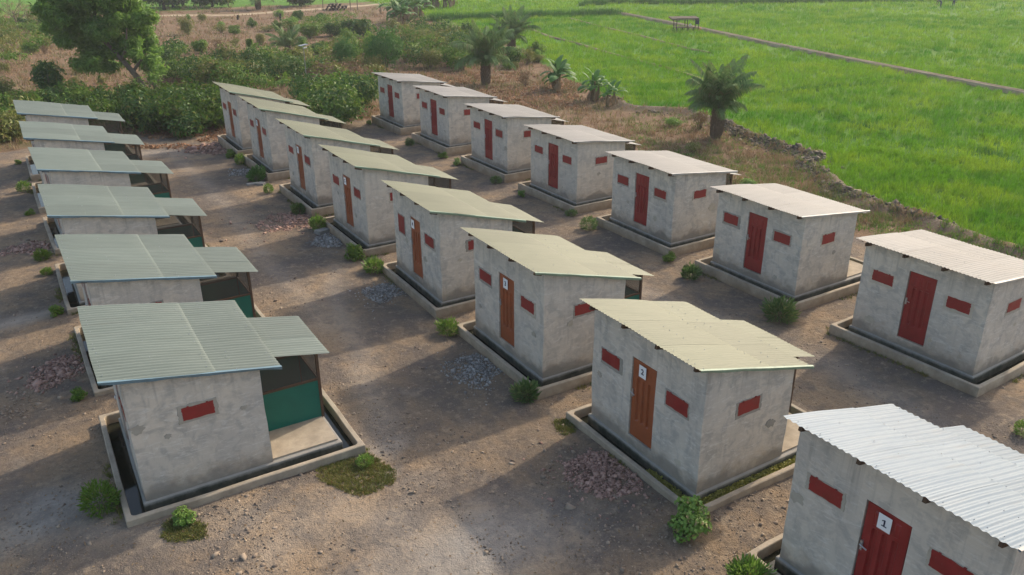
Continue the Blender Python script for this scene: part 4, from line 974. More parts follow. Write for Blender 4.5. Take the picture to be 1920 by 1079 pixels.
for a in ((987, 748, 24, 'tuft', 'leaf_grassy', 'round green shrub at the near kerb corner of the third middle hut'),
          (839, 626, 20, 'tuft', 'leaf_fresh', 'round light green shrub casting a shadow at the far corner of the third middle hut'),
          (702, 508, 20, 'tuft', 'leaf_fresh', 'sunlit round shrub at the far kerb corner of the fourth middle hut'),
          (667, 486, 22, 'clover', 'leaf_mid', 'dense dark green shrub at the near kerb corner of the fifth middle hut'),
          (597, 430, 17, 'tuft', 'leaf_fresh', 'round green shrub just above the grey concrete block'),
          (562, 400, 14, 'tuft', 'leaf_grassy', 'small dark shrub at the near kerb corner of the sixth middle hut'),
          (504, 362, 10, 'loose', 'leaf_fresh', 'pale sprig of a plant right of the flat stones'),
          (481, 340, 16, 'tuft', 'leaf_round', 'dark green shrub right behind the two flat stones'),
          (451, 308, 11, 'tuft', 'leaf_fresh', 'bright round shrub at the far corner of the seventh middle hut'),
          (433, 296, 10, 'clover', 'leaf_mid', 'dark round shrub at the near corner of the farthest middle hut'),
          (1459, 600, 32, 'tuft', 'leaf_grassy', 'large tufted grey-green shrub at the kerb corner of the second right hut'),
          (1293, 522, 19, 'tuft', 'leaf_grassy', 'light tufted shrub left of the second right hut kerb'),
          (1254, 491, 14, 'clover', 'leaf_mid', 'low dark green shrub beneath the kerb of the third right hut'),
          (1104, 430, 15, 'loose', 'leaf_grassy', 'upright thin-leaved shrub by the far kerb corner of the third right hut'),
          (1071, 405, 9, 'loose', 'leaf_grassy', 'sparse sprig below the kerb of the fourth right hut'),
          (978, 369, 9, 'clover', 'leaf_fresh', 'small shrub near the far corner of the fourth right hut'),
          (930, 344, 10, 'loose', 'leaf_grassy', 'sparse small shrub under the kerb of the fifth right hut'),
          (857, 310, 9, 'clover', 'leaf_fresh', 'bright small shrub at the far corner of the fifth right hut'),
          (830, 297, 9, 'clover', 'leaf_mid', 'dark small shrub by the near corner of the sixth right hut'),
          (769, 273, 8, 'tuft', 'leaf_grassy', 'little shrub at the far corner of the sixth right hut'),
          (692, 234, 6, 'clover', 'leaf_mid', 'tiny dark shrub by the last right hut'),
          (192, 956, 32, 'loose', 'leaf_mid', 'loose leafy shrub left of the nearest left hut kerb'),
          (347, 980, 22, 'clover', 'leaf_fresh', 'small bright shrub in front of the nearest left hut kerb'),
          (149, 749, 18, 'clover', 'leaf_mid', 'green shrub beside the rubble at the second left hut'),
          (107, 589, 16, 'clover', 'leaf_mid', 'green shrub at the near kerb corner of the third left hut'),
          (88, 515, 10, 'tuft', 'leaf_fresh', 'small sunlit shrub at the far corner of the third left hut'),
          (82, 487, 13, 'tuft', 'leaf_mid', 'green shrub at the near corner of the fourth left hut'),
          (56, 404, 9, 'clover', 'leaf_mid', 'tiny green shrub beside the fifth left hut'),
          (46, 359, 11, 'loose', 'leaf_fresh', 'yellowish thin shrub at the far corner of the fifth left hut'),
          (35, 308, 7, 'clover', 'leaf_mid', 'tiny shrub by the last left hut'),
          (1291, 998, 46, 'clover', 'leaf_fresh', 'big leafy bright green shrub at the near kerb corner of hut 2'),
          (1404, 1092, 36, 'tuft', 'leaf_fresh', 'tufted shrub at the bottom edge by hut 1'),
          (684, 872, 14, 'loose', 'leaf_fresh', 'pale green sprig growing out of the weed mat'),
          (1916, 815, 16, 'loose', 'leaf_fresh', 'green shrub at the right edge of the picture')):
    shrub(*a)

# ------------------------------------------------------------------ bushes of the scrub land
BUSH = {}
def bush_mesh(kind, v):
    key = (kind, v)
    if key in BUSH: return BUSH[key]
    g = random.Random(v*31+len(kind)); cl = []
    if kind == 'dome':
        cl = [(0, 0, 0.85, 0.95, 0.95, 0.8)]+[(0.55*math.cos(a), 0.55*math.sin(a), 0.7+0.5*g.random(), 0.45, 0.45, 0.5) for a in [0.3, 1.5, 2.6, 3.8, 5.1]]
    else:
        for k in range(9):
            a = g.uniform(0, 6.28); q = g.uniform(0.1, 0.62); r = g.uniform(0.28, 0.5); cl.append((q*math.cos(a), q*math.sin(a), g.uniform(0.35, 1.25-0.5*q), r, r, r*g.uniform(0.7, 1.0)))
        cl.append((0, 0, 0.6, 0.6, 0.6, 0.55))
    spec = {'broad': (420, 5, 0.21, 0.10, 0.09, 'leaf_dark'), 'mid': (420, 5, 0.19, 0.085, 0.09, 'leaf_mid'), 'olive': (300, 5, 0.17, 0.06, 0.10, 'leaf_olive'),
            'dome': (700, 6, 0.15, 0.045, 0.07, 'leaf_round'), 'thin': (150, 5, 0.17, 0.06, 0.11, 'leaf_olive'), 'dry': (160, 4, 0.16, 0.05, 0.11, 'leaf_dry'), 'fresh': (330, 5, 0.18, 0.07, 0.09, 'leaf_neem')}[kind]
    P, d = clump_points(cl, spec[0], v*13+5, 0.5); ok = P[:, 2] > 0.05; V, F = sprays(P[ok], d[ok], spec[1], spec[2], spec[3], spec[4], v*17+3)
    me = mesh('foliage', V, F); me.materials.append(MAT[spec[5]]); BUSH[key] = me; return me
def bush(px, py, w, h, kind, label, name='bush', cat_='bush', group='bushes on the scrub land'):
    c = gp(px, py); k = ppu(c); u = w/2/k; hz = h/k/1.45
    H = empty(name, (c[0], c[1], c[2]-0.02), random.uniform(0, 6.28), (u, u, hz)); tag(H, label, cat_, group)
    ob('foliage', bush_mesh(kind, int(px+py) % 4), None, H); ob('stem', STEM, None, H)
for a in ((97, 180, 70, 64, 'broad', 'dark green broadleaf bush standing alone left of the big tree'),
          (143, 166, 26, 26, 'thin', 'thin small bush between the lone dark bush and the big tree'),
          (60, 99, 38, 25, 'fresh', 'light green low bush on the dry grass at left'),
          (20, 80, 48, 30, 'mid', 'dark green bush at left under the bare tree'),
          (2, 62, 22, 38, 'mid', 'green bush cut by the left edge of the picture'),
          (90, 62, 44, 34, 'broad', 'dark bush just left of the big tree crown'),
          (85, 90, 32, 28, 'olive', 'olive bush below the dark bush left of the big tree'),
          (14, 200, 44, 66, 'olive', 'tall yellowish bush at the left edge behind the last left hut'),
          (352, 66, 30, 40, 'olive', 'upright olive bush standing alone right of the big tree'),
          (415, 62, 34, 18, 'thin', 'thin low bush beside the upright olive bush'),
          (440, 62, 26, 16, 'mid', 'low green bush in the middle of the far scrub'),
          (473, 52, 20, 18, 'mid', 'small round bush by the far scrub clearing'),
          (500, 60, 42, 14, 'thin', 'straggling pale bush in the far scrub'),
          (521, 56, 20, 18, 'mid', 'small dark bush left of the rounded bright bush'),
          (547, 56, 40, 30, 'fresh', 'rounded bright bush in front of the dirt road'),
          (582, 72, 52, 30, 'mid', 'wide green bush behind the small palm'),
          (606, 43, 38, 18, 'broad', 'dark low bush by the log stack'),
          (630, 68, 42, 32, 'broad', 'dark bush behind the solar lamp pole'),
          (668, 70, 66, 42, 'broad', 'large dark bush at the middle of the far scrub'),
          (596, 102, 32, 26, 'broad', 'round dark bush right of the solar lamp pole'),
          (470, 94, 16, 26, 'mid', 'small conical bush on the reddish grass'),
          (408, 92, 34, 24, 'dry', 'brown withered bush on the reddish grass'),
          (372, 96, 28, 14, 'thin', 'low thin bush on the reddish grass left'),
          (440, 88, 24, 18, 'thin', 'thin greenish bush beside the withered bush'),
          (650, 128, 46, 52, 'dome', 'bushy round tree left of the larger round one', ),
          (722, 132, 72, 72, 'dome', 'dense ball-shaped bush behind the last right hut'),
          (694, 122, 34, 62, 'fresh', 'light green bush tucked behind the ball-shaped bush'),
          (742, 62, 52, 26, 'olive', 'olive bush in front of the far banana grove'),
          (705, 82, 44, 24, 'olive', 'olive bush above the ball-shaped bush'),
          (877, 78, 38, 40, 'broad', 'dark rounded tree-like bush at the paddy edge'),
          (800, 78, 46, 34, 'mid', 'green bush left of the dark rounded one at the paddy edge'),
          (840, 72, 44, 34, 'fresh', 'bright bush at the paddy edge between dark ones'),
          (770, 82, 44, 34, 'olive', 'yellowish bush behind the dry stalks'),
          (760, 118, 40, 40, 'dry', 'dry grey stalky bush right of the ball-shaped bush'),
          (806, 128, 62, 46, 'olive', 'wide olive bush left of the oil palm'),
          (848, 126, 44, 40, 'mid', 'green bush touching the oil palm on its left'),
          (830, 98, 52, 34, 'broad', 'dark bush behind the wide olive bush'),
          (890, 104, 50, 34, 'broad', 'dark bush right behind the oil palm crown'),
          (990, 120, 40, 34, 'thin', 'thin dry bush right of the oil palm'),
          (962, 122, 52, 40, 'mid', 'green bush between the oil palm and the thin dry bush'),
          (985, 162, 30, 36, 'dry', 'bare twiggy bush on the fallen leaves'),
          (1312, 242, 44, 42, 'dry', 'withered brown bush leaning on the palm by the paddies'),
          (1262, 236, 40, 20, 'fresh', 'low light green bush left of the palm by the paddies'),
          (1300, 285, 44, 20, 'thin', 'low grey-green bush in front of the palm by the paddies'),
          (1400, 352, 44, 18, 'fresh', 'low green weed clump behind the third right hut'),
          (30, 262, 60, 46, 'olive', 'olive bush behind the last left hut, at the left edge'),
          (8, 226, 44, 56, 'mid', 'green bush behind the last left hut, at the frame edge'),
          (380, 100, 40, 30, 'mid', 'green bush at the top left of the broad thicket')):
    bush(*a)

SB = random.Random(55)
SCRUB = [(-10, 330, 40, 58), (330, 640, 28, 84), (-10, 230, 100, 172), (560, 760, 120, 160), (560, 690, 84, 120), (690, 880, 56, 130), (940, 1010, 95, 140), (-10, 120, 20, 45)]
for _k in range(64):
    x0, x1, y0, y1 = SCRUB[_k % len(SCRUB)]; px = SB.uniform(x0, x1); py = SB.uniform(y0, y1); w_ = SB.uniform(16, 38)*(0.55+py/220)
    bush(px, py, w_, w_*SB.uniform(0.5, 0.95), SB.choice(('olive', 'thin', 'mid', 'dry', 'broad', 'olive', 'fresh')), 'small nondescript scrub bush among the dry grass beyond the huts', group='small scrub bushes in the dry grass')

def thicket(name, pix, n, r0, r1, h0, h1, mats, per, label, seed):
    poly = [W(*p, z=0.0) for p in pix]; A = np.array(poly); g = np.random.default_rng(seed); pts = []
    while len(pts) < n:
        p = g.uniform(A.min(0), A.max(0))
        if inpoly(np.array([p[0]]), np.array([p[1]]), poly)[0] and not inhut(np.array([p[0]]), np.array([p[1]]), 0.35)[0]: pts.append(p)
    parts = {m: [] for m in mats}
    for i, p in enumerate(pts):
        r = g.uniform(r0, r1); h = g.uniform(h0, h1); z = G(p[0], p[1]); m = mats[int(g.integers(len(mats)))]
        cl = [(p[0]+g.normal(0, r*0.45), p[1]+g.normal(0, r*0.45), z+h*g.uniform(0.35, 0.8), r*g.uniform(0.5, 0.8), r*g.uniform(0.5, 0.8), h*g.uniform(0.25, 0.42)) for _ in range(4)]
        P, d = clump_points(cl, per, seed+i, 0.45); ok = P[:, 2] > z+0.03
        parts[m].append(sprays(P[ok], d[ok], 5, 0.20, 0.095, 0.11, seed+i*3))
    for m in mats:
        if parts[m]:
            V, F = cat(*parts[m]); o = ob(name, mesh(name, V, F), MAT[m])
            tag(o, label+{'leaf_dark': ', its dark leaves', 'leaf_mid': ', its fresh leaves', 'leaf_olive': ', its yellowish leaves', 'leaf_dry': ', its dry stalks'}[m], 'thicket', None, 'stuff')
thicket('thicket', ((150, 232), (200, 262), (285, 256), (345, 262), (420, 250), (450, 205), (420, 200), (300, 210), (170, 218)), 44, 0.7, 1.1, 0.9, 1.5, ('leaf_dark', 'leaf_mid', 'leaf_mid'), 120, 'leafy thicket between the left and middle rows', 301)
thicket('thicket', ((560, 214), (600, 250), (650, 244), (700, 226), (700, 196), (640, 182), (560, 188)), 34, 0.7, 1.2, 1.0, 1.7, ('leaf_dark', 'leaf_mid'), 120, 'leafy thicket between the middle and right rows', 302)
thicket('thicket', ((330, 158), (400, 172), (560, 172), (590, 160), (560, 126), (420, 120), (335, 130)), 32, 0.8, 1.3, 0.9, 1.7, ('leaf_dark', 'leaf_mid', 'leaf_olive'), 120, 'broad thicket behind the farthest middle hut', 303)
thicket('thicket', ((600, 168), (690, 172), (700, 150), (640, 138), (590, 146)), 18, 0.6, 1.1, 0.7, 1.4, ('leaf_olive', 'leaf_dry'), 70, 'thin dry scrub left of the ball-shaped bush', 304)
thicket('thicket', ((730, 100), (760, 126), (870, 126), (880, 96), (860, 66), (760, 60)), 30, 0.9, 1.6, 0.9, 1.9, ('leaf_olive', 'leaf_mid', 'leaf_dark'), 100, 'tangled scrub along the far paddy edge', 305)
thicket('thicket', ((-30, 270), (40, 284), (66, 262), (52, 216), (-30, 200)), 20, 0.6, 1.0, 0.6, 1.2, ('leaf_olive', 'leaf_mid'), 90, 'low scrub behind the last left hut', 306)
thicket('thicket', ((40, 226), (200, 236), (170, 206), (60, 204)), 16, 0.6, 1.0, 0.6, 1.2, ('leaf_mid', 'leaf_dark'), 90, 'scrub hidden behind the last left hut roof', 307)

thicket('thicket', ((590, 128), (700, 132), (700, 90), (640, 70), (580, 92)), 14, 0.7, 1.2, 0.7, 1.4, ('leaf_olive', 'leaf_mid'), 80, 'open scrub round the two ball-shaped bushes', 308)
thicket('thicket', ((-20, 120), (60, 130), (100, 100), (110, 60), (60, 40), (-20, 50)), 22, 0.9, 1.6, 0.7, 1.7, ('leaf_olive', 'leaf_mid'), 60, 'patchy scrub at the upper left corner', 309)
thicket('thicket', ((560, 66), (640, 74), (700, 60), (700, 40), (600, 34), (540, 48)), 13, 0.9, 1.5, 0.7, 1.4, ('leaf_mid', 'leaf_olive'), 70, 'low far scrub in front of the log stack', 310)
thicket('thicket', ((300, 150), (345, 156), (345, 100), (320, 92)), 8, 0.7, 1.2, 0.7, 1.4, ('leaf_mid', 'leaf_dark'), 90, 'scrub just right of the big tree', 311)
thicket('thicket', ((150, 206), (330, 200), (330, 176), (230, 168), (150, 184)), 12, 0.5, 0.8, 0.3, 0.55, ('leaf_mid', 'leaf_olive'), 60, 'low scrub at the foot of the big tree', 312)

# weeds rooting along the kerbs
kp = []; kg = np.random.default_rng(88)
for c, hx, hy, hz, hr in HUTS:
    for (a0, b0, a1, b1) in ((-MO, -MON, -MO, WY+MON), (-MO, -MON, MB, -MON), (MB, -MON, MB, WY+MON), (-MO, WY+MON, MB, WY+MON)):
        n = 110; t = kg.uniform(0, 1, n); u = a0+(a1-a0)*t; w = b0+(b1-b0)*t; off = np.abs(kg.normal(0, 0.05, n))+0.015
        nx_, ny_ = (-1 if a0 == a1 == -MO else (1 if a0 == a1 else 0)), (0 if a0 == a1 else (-1 if b0 == -MON else 1))
        u = u+nx_*off; w = w+ny_*off-YC; ca_, sa_ = math.cos(RAD(hr)), math.sin(RAD(hr)); X = hx+ca_*u-sa_*w; Y = hy+sa_*u+ca_*w
        k = vn(X*1.6, Y*1.6, 91) > 0.62; kp.append(np.stack([X[k], Y[k]], 1))
kp = np.concatenate(kp); V, F = blades(gpn(kp[:, 0], kp[:, 1]), 0.07, 0.014, 6, 0.9, 89, False, 0.03)
tag(ob('kerb_weeds', mesh('kerb_weeds', V, F), MAT['mat_weed']), 'thin weeds and grass rooting along the foot of the kerbs', 'weeds', None, 'stuff')

# ------------------------------------------------------------------ trees
def lift(base, px, py, bx, by, dep=0.0):
    """a point above the ground near `base`, offset sideways and upwards as it appears in the photograph, pushed back by dep"""
    k = ppu(base); f = np.array([base[0]-CX, base[1]-CY, 0.0]); f /= np.linalg.norm(f)
    r = np.array([math.cos(YAW), -math.sin(YAW), 0.0])
    return np.array(base)+r*(px-bx)/k+np.array([0, 0, 1.0])*(by-py)/k/0.96+f*dep
def tree(name, bx, by, clumps, limbs, nspray, leaf, mat, bark, label, seed, cat_='tree', per=5, rs=0.14):
    c = gp(bx, by); g = random.Random(seed); k = ppu(c)
    H = empty(name, c); tag(H, label, cat_)
    cl = []
    for (px, py, r) in clumps:
        p = lift(c, px, py, bx, by, g.uniform(-0.9, 0.9)*min(2.2, 1.6))-c; u = r/k; cl.append((p[0], p[1], p[2], u, u, u*0.72))
    P, d = clump_points(cl, nspray, seed, 0.5); ok = P[:, 2] > 0.3; V, F = sprays(P[ok], d[ok], per, leaf[0], leaf[1], rs, seed+2)
    ob('crown', mesh('crown', V, F), MAT[mat], H)
    b = B()
    for pts, r0, r1 in limbs:
        q = [lift(c, x, y, bx, by, dd)-c for x, y, dd in pts]; q[0] = q[0]-np.array([0, 0, 0.15]) if pts[0][1] >= by-3 else q[0]
        b.tube(q, list(np.linspace(r0, r1, len(q))), 8)
    b.ob('trunk', MAT[bark], H, True)
BIGC = [(150, 18, 40), (200, 12, 46), (250, 22, 40), (135, 58, 26), (165, 62, 38), (215, 62, 42), (262, 58, 34), (284, 46, 22), (240, 102, 32), (196, 106, 30), (176, 120, 18), (281, 102, 26), (292, 128, 20), (255, -22, 40), (180, -28, 45), (296, 68, 16), (216, 130, 14), (128, 30, 24), (115, 66, 14)]
BIGC += [(206, 126, 18), (185, 92, 26), (150, 84, 20), (305, 104, 14)]
BIGC = [(a_, b_, c_*0.74) for a_, b_, c_ in BIGC]
_g = random.Random(77)
for _k in range(64):
    _c = _g.choice(BIGC[:15]); _a = _g.uniform(0, 6.28); BIGC.append((_c[0]+_c[2]*1.2*math.cos(_a), _c[1]+_c[2]*1.05*math.sin(_a), _g.uniform(7, 14)))
tree('leafy_tree', 278, 182, BIGC,
     (([(278, 182, 0), (271, 160, 0), (258, 138, 0), (243, 118, 0), (222, 92, 0.2), (205, 60, 0.3)], 0.19, 0.07), ([(243, 118, 0), (255, 92, -0.4), (262, 62, -0.5)], 0.10, 0.03), ([(222, 92, 0.2), (180, 62, 0.5), (155, 40, 0.7)], 0.08, 0.03),
      ([(258, 138, 0), (278, 118, 0.4), (286, 98, 0.5)], 0.09, 0.03), ([(296, 170, 0.4), (290, 150, 0.4), (286, 124, 0.5)], 0.13, 0.06), ([(205, 60, 0.3), (212, 20, 0.3), (225, -20, 0.2)], 0.07, 0.02)),
     8200, (0.27, 0.085), 'leaf_neem', 'bark', 'big light green tree with a leaning trunk at upper left', 401)
for i, (bx, by, w, h, lb) in enumerate(((262, 20, 46, 60, 'dark tree behind the big light green tree, left of two'), (308, 19, 52, 60, 'dark tree behind the big light green tree, right of two'),
                                      (398, 13, 56, 40, 'rounded dark tree beyond the dirt road, cut by the top edge'), (563, 12, 30, 30, 'small dark tree beyond the dirt road near the log stack'),
                                      (325, 14, 40, 34, 'low dark tree at the top edge beyond the big tree'))):
    tree('dark_tree', bx, by, [(bx+w*q*0.35, by-h*t, w*0.34) for q, t in ((-1, 0.45), (0, 0.5), (1, 0.45), (-0.6, 0.8), (0.6, 0.85), (0, 1.05))], (([(bx, by, 0), (bx+1, by-h*0.4, 0), (bx, by-h*0.8, 0)], 0.22, 0.08),),
         900, (0.42, 0.2), 'leaf_dark', 'bark_dark', lb, 410+i, 'tree', 5, 0.3)
# leafless tree at the left
c = gp(35, 64); H = empty('bare_tree', c); tag(H, 'leafless grey tree at upper left', 'tree'); b = B(); g = random.Random(9)
b.tube([(0, 0, -0.1), (0.03, 0, 0.9), (-0.05, 0, 1.8)], [0.07, 0.055, 0.04], 6); b.ob('trunk', MAT['bark'], H)
def twig(p, d, L, r, dep):
    q = p+d*L; m = p+d*L*0.5+Vector((g.uniform(-1, 1), g.uniform(-1, 1), 0))*L*0.08
    BB.tube([p, m, q], [r, r*0.75, r*0.45], 4, False)
    if dep > 0:
        for _ in range(3): twig(p+d*L*g.uniform(0.5, 1.0), (d+Vector((g.uniform(-1, 1), g.uniform(-1, 1), g.uniform(-0.3, 0.6)))*0.75).normalized(), L*g.uniform(0.5, 0.75), r*0.5, dep-1)
for k in range(6):
    BB = B(); a = k*1.05; twig(Vector((0, 0, 0.9+0.15*k)), Vector((math.cos(a), math.sin(a), 0.8)).normalized(), 1.0, 0.03, 3); BB.ob('branch', MAT['bark'], H)

# ------------------------------------------------------------------ palms
def frond_mesh(e0, droop, L, seed, nl=46):
    g = np.random.default_rng(seed); t = np.linspace(0, 1, 13); ang = RAD(e0)-RAD(droop)*t**1.4; ds = L/12
    x = np.concatenate([[0], np.cumsum(np.cos(ang[:-1])*ds)]); z = np.concatenate([[0], np.cumsum(np.sin(ang[:-1])*ds)])
    b = B(); b.tube([(x[i], 0, z[i]) for i in range(13)], list(np.linspace(0.028, 0.006, 13)), 4, False)
    tt = np.linspace(0.18, 0.99, nl)
    for s_ in (-1, 1):
        for q in tt:
            q = q+g.uniform(-0.01, 0.01); i = min(11, int(q*12)); f = q*12-i; px_ = x[i]+(x[i+1]-x[i])*f; pz = z[i]+(z[i+1]-z[i])*f; a = ang[i]
            ll = L*0.25*math.sin(math.pi*min(1, 0.18+q*0.80))**0.7*g.uniform(0.8, 1.1); d = np.array([0.65*math.cos(a), s_*0.80, 0.65*math.sin(a)+g.uniform(-0.1, 0.25)]); d /= np.linalg.norm(d)
            p0 = np.array([px_, 0, pz]); p1 = p0+d*ll*0.5; p2 = p0+d*ll+np.array([0, 0, -0.75*ll]); w = np.array([math.cos(a), 0, math.sin(a)])*0.024*(L/1.8)
            b.add([p0-w*0.5, p0+w*0.5, p1+w, p1-w, p2], [(0, 1, 2, 3), (3, 2, 4)])
    me = mesh('frond', b.V, b.F); me.materials.append(MAT['palm']); return me
FR = [frond_mesh(87, 30, 2.0, 1), frond_mesh(82, 48, 2.05, 2), frond_mesh(76, 72, 2.1, 3), frond_mesh(68, 100, 2.05, 4), frond_mesh(56, 125, 1.8, 5)]
def palm(bx, by, size, th, label, seed, nf=26, rad=0.26):
    c = gp(bx, by); g = random.Random(seed); H = empty('oil_palm', c); tag(H, label, 'palm tree', 'oil palms')
    b = B(); pts = [(0, 0, -0.15), (0.02, 0, th*0.3), (0.05, 0.02, th*0.7), (0.06, 0.02, th)]; b.tube(pts, [rad*0.85, rad, rad*1.1, rad*0.8], 12)
    for k in range(90):
        a = k*2.4; z = th*(k/90); r = rad*(0.95+0.12*math.sin(z*3)); cx, cy = r*math.cos(a)+0.03, r*math.sin(a); o = (cx*1.25, cy*1.25, z+0.20)
        b.tube([(cx*0.8, cy*0.8, z-0.04), o], [0.045, 0.020], 4)
    b.ob('trunk', MAT['bark_palm'], H)
    for k in range(nf):
        lev = k/nf; me = FR[min(4, int(lev*5))]; a = k*2.399+g.uniform(-0.25, 0.25); s_ = size*g.uniform(0.65, 1.18)
        ob('frond', me, None, H, loc=(0.05+0.10*math.cos(a), 0.02+0.10*math.sin(a), th-0.05-0.1*lev), rot=(g.uniform(-0.28, 0.28), g.uniform(-0.12, 0.22), a), scale=(s_, s_, s_))
palm(910, 159, 1.18, 1.05, 'oil palm with thick short trunk on the fallen leaves', 1, 40, 0.23)
palm(958, 96, 1.1, 0.8, 'oil palm half hidden behind the first one', 2, 34)
palm(1341, 259, 1.02, 1.15, 'ragged oil palm standing at the paddy edge', 3, 44, 0.22)
palm(540, 99, 0.95, 0.35, 'small palm in front of the broad thicket', 4, 20, 0.16)
palm(484, 18, 1.5, 0.9, 'palm beyond the dirt road at the top edge', 5, 22, 0.3)
palm(865, 133, 0.35, 0.30, 'young palm stump left of the oil palm trunk', 6, 10, 0.14)

# ------------------------------------------------------------------ bananas
def banana_leaf(e0, droop, L, seed):
    g = np.random.default_rng(seed); n = 10; t = np.linspace(0, 1, n+1); ang = RAD(e0)-RAD(droop)*t**1.5; ds = L/n
    x = np.concatenate([[0], np.cumsum(np.cos(ang[:-1])*ds)]); z = np.concatenate([[0], np.cumsum(np.sin(ang[:-1])*ds)]); V = []; F = []
    for i in range(n+1):
        w = 0.20*L*math.sin(math.pi*min(1, max(0.02, (t[i]-0.10)/0.92)))**0.6 if t[i] > 0.1 else 0.012
        a = w*g.uniform(0.75, 1.05); c = w*g.uniform(0.75, 1.05)
        V += [(x[i], -a, z[i]-0.25*a), (x[i], 0, z[i]), (x[i], c, z[i]-0.25*c)]
        if i: F += [(3*i-3, 3*i-2, 3*i+1, 3*i), (3*i-2, 3*i-1, 3*i+2, 3*i+1)]
    me = mesh('leaf', V, F); me.materials.append(MAT['banana']); return me
BL = [banana_leaf(78, 70, 1.0, 1), banana_leaf(58, 100, 1.05, 2), banana_leaf(40, 115, 1.0, 3), banana_leaf(20, 110, 0.9, 4)]
DRYL = banana_leaf(-10, 75, 0.8, 5); DRYL.materials.clear(); DRYL.materials.append(MAT['leaf_dry'])
def banana(bx, by, size, label, seed, stems=2):
    c = gp(bx, by); g = random.Random(seed); H = empty('banana_plant', c, 0, (size,)*3); tag(H, label, 'banana plant', 'banana plants')
    for s_ in range(stems):
        ox, oy = (0, 0) if s_ == 0 else (g.uniform(-0.35, 0.35), g.uniform(-0.3, 0.3)); h = g.uniform(0.75, 1.0)*(1 if s_ == 0 else 0.8)
        b = B(); b.tube([(ox, oy, -0.1), (ox+0.02, oy, h*0.5), (ox+0.05, oy, h)], [0.085, 0.07, 0.04], 8); b.ob('stem', MAT['pseudostem'], H)
        for k in range(7):
            a = k*2.4+g.uniform(-0.4, 0.4); q = g.uniform(0.75, 1.1)
            ob('leaf', BL[min(3, k//2)], None, H, loc=(ox+0.05, oy, h-0.03-0.02*k), rot=(g.uniform(-0.2, 0.2), 0, a), scale=(q, q, q))
        for k in range(3):
            a = g.uniform(0, 6.28); ob('dry_leaf', DRYL, None, H, loc=(ox+0.04, oy, h*0.8), rot=(0, 0.5, a), scale=(0.8, 0.7, 0.8))
banana(1040, 170, 1.2, 'banana plant with ragged leaves, tallest of the three by the paddy edge', 1, 4)
banana(1113, 190, 1.0, 'spreading banana plant in the middle of three by the paddy edge', 2, 3)
banana(1150, 197, 0.8, 'smallest banana plant by the paddy edge', 3, 2)
for k, (bx, by, s_, lb) in enumerate(((738, 44, 1.7, 'banana plant at the left end of the far grove'), (752, 50, 1.6, 'front banana plant of the far grove'), (766, 40, 1.9, 'tall banana plant amid the far grove'), (782, 34, 1.7, 'banana plant at the right of the far grove'),
                                     (800, 16, 1.5, 'banana plant in the row at the top edge, first from the grove'), (818, 16, 1.5, 'banana plant in the row at the top edge, second from the grove'),
                                     (836, 15, 1.5, 'banana plant in the row at the top edge, third from the grove'), (852, 13, 1.3, 'banana plant ending the row at the top edge'), (714, 26, 0.9, 'slim young banana plant standing alone left of the far grove'))):
    banana(bx, by, s_, lb, 20+k, 3 if s_ > 1.4 else 1)

# ------------------------------------------------------------------ small built things far off
def stump(px, py, w, h, label):
    c = gp(px, py); k = ppu(c); r = w/2/k; hh = h/k; b = B(); b.tube([(0, 0, -0.1), (0.02, 0.01, hh*0.5), (0.05, 0.0, hh)], [r, r*0.8, r*0.65], 7); b.tube([(0.02, 0, hh*0.6), (r*1.6, 0.02, hh*0.85)], [r*0.35, r*0.2], 5)
    o = b.ob('tree_stump', MAT['bark_dark'], loc=c); tag(o, label, 'stump')
stump(446, 37, 5, 8, 'short blackened stump before the dirt road'); stump(526, 39, 4, 13, 'tall thin blackened stump before the dirt road')
# solar lamp
c = gp(577, 172); H = empty('solar_lamp_post', c, 0.2); tag(H, 'thin pole with a small solar panel among the scrub behind the middle row', 'lamp post')
b = B(); b.tube([(0, 0, -0.2), (0.02, 0, 2.35)], [0.022, 0.018], 8); b.ob('pole', MAT['slab_grey'], H)
b = B(); b.beam((-0.22, 0, 2.40), (0.24, 0, 2.46), 0.30, 0.03); b.ob('solar_panel', MAT['solar_cell'], H)
b = B(); b.beam((0.0, 0, 2.28), (0.20, -0.02, 2.30), 0.09, 0.05); b.ob('lamp_head', MAT['plastic_white'], H)
# field shelter
c = gp(1285, 58); c[2] = -0.2; H = empty('field_shelter', c, -0.45, (0.95, 0.95, 0.8)); tag(H, 'low thatched field shelter beside the track through the paddies', 'shelter')
for k, (x, y) in enumerate(((-1.0, -0.45), (0, -0.45), (1.05, -0.45), (-1.0, 0.5), (0.05, 0.5), (1.05, 0.5))):
    b = B(); b.tube([(x, y, -0.1), (x+0.02, y, 0.65), (x, y+0.02, 1.32)], 0.035, 6); b.ob('post', MAT['bark_dark'], H)
g = random.Random(4)
for k in range(5):
    b = B(); x0 = -1.25+k*0.5; z0 = 1.30+g.uniform(-0.03, 0.03)
    b.beam((x0, -0.62, z0), (x0+0.05, 0.7, z0+0.10), 0.56, 0.12)
    for j in range(14):
        xx = x0+g.uniform(-0.26, 0.26); b.tube([(xx, -0.55, z0+0.05), (xx+g.uniform(-0.05, 0.05), -0.85, z0-g.uniform(0.05, 0.22))], [0.03, 0.008], 4)
    b.ob('thatch_bundle', MAT['thatch'], H)
b = B(); b.box(-1.05, 0.75, -0.4, 0.45, 0.36, 0.41); b.ob('bench', MAT['thatch'], H)
for x in (-0.95, -0.4, 0.15, 0.65):
    b = B(); b.box(x-0.04, x+0.04, -0.38, -0.30, -0.1, 0.36); b.ob('bench_leg', MAT['bark_dark'], H)
b = B(); b.add([(0.78, -0.5, 0.75), (1.1, -0.5, 0.78), (1.1, -0.46, 1.25), (0.78, -0.46, 1.25), (0.94, -0.52, 0.7)], [(0, 4, 1, 2, 3)]); b.V = [*b.V]; o = b.ob('hanging_cloth', MAT['cloth_dark'], H)
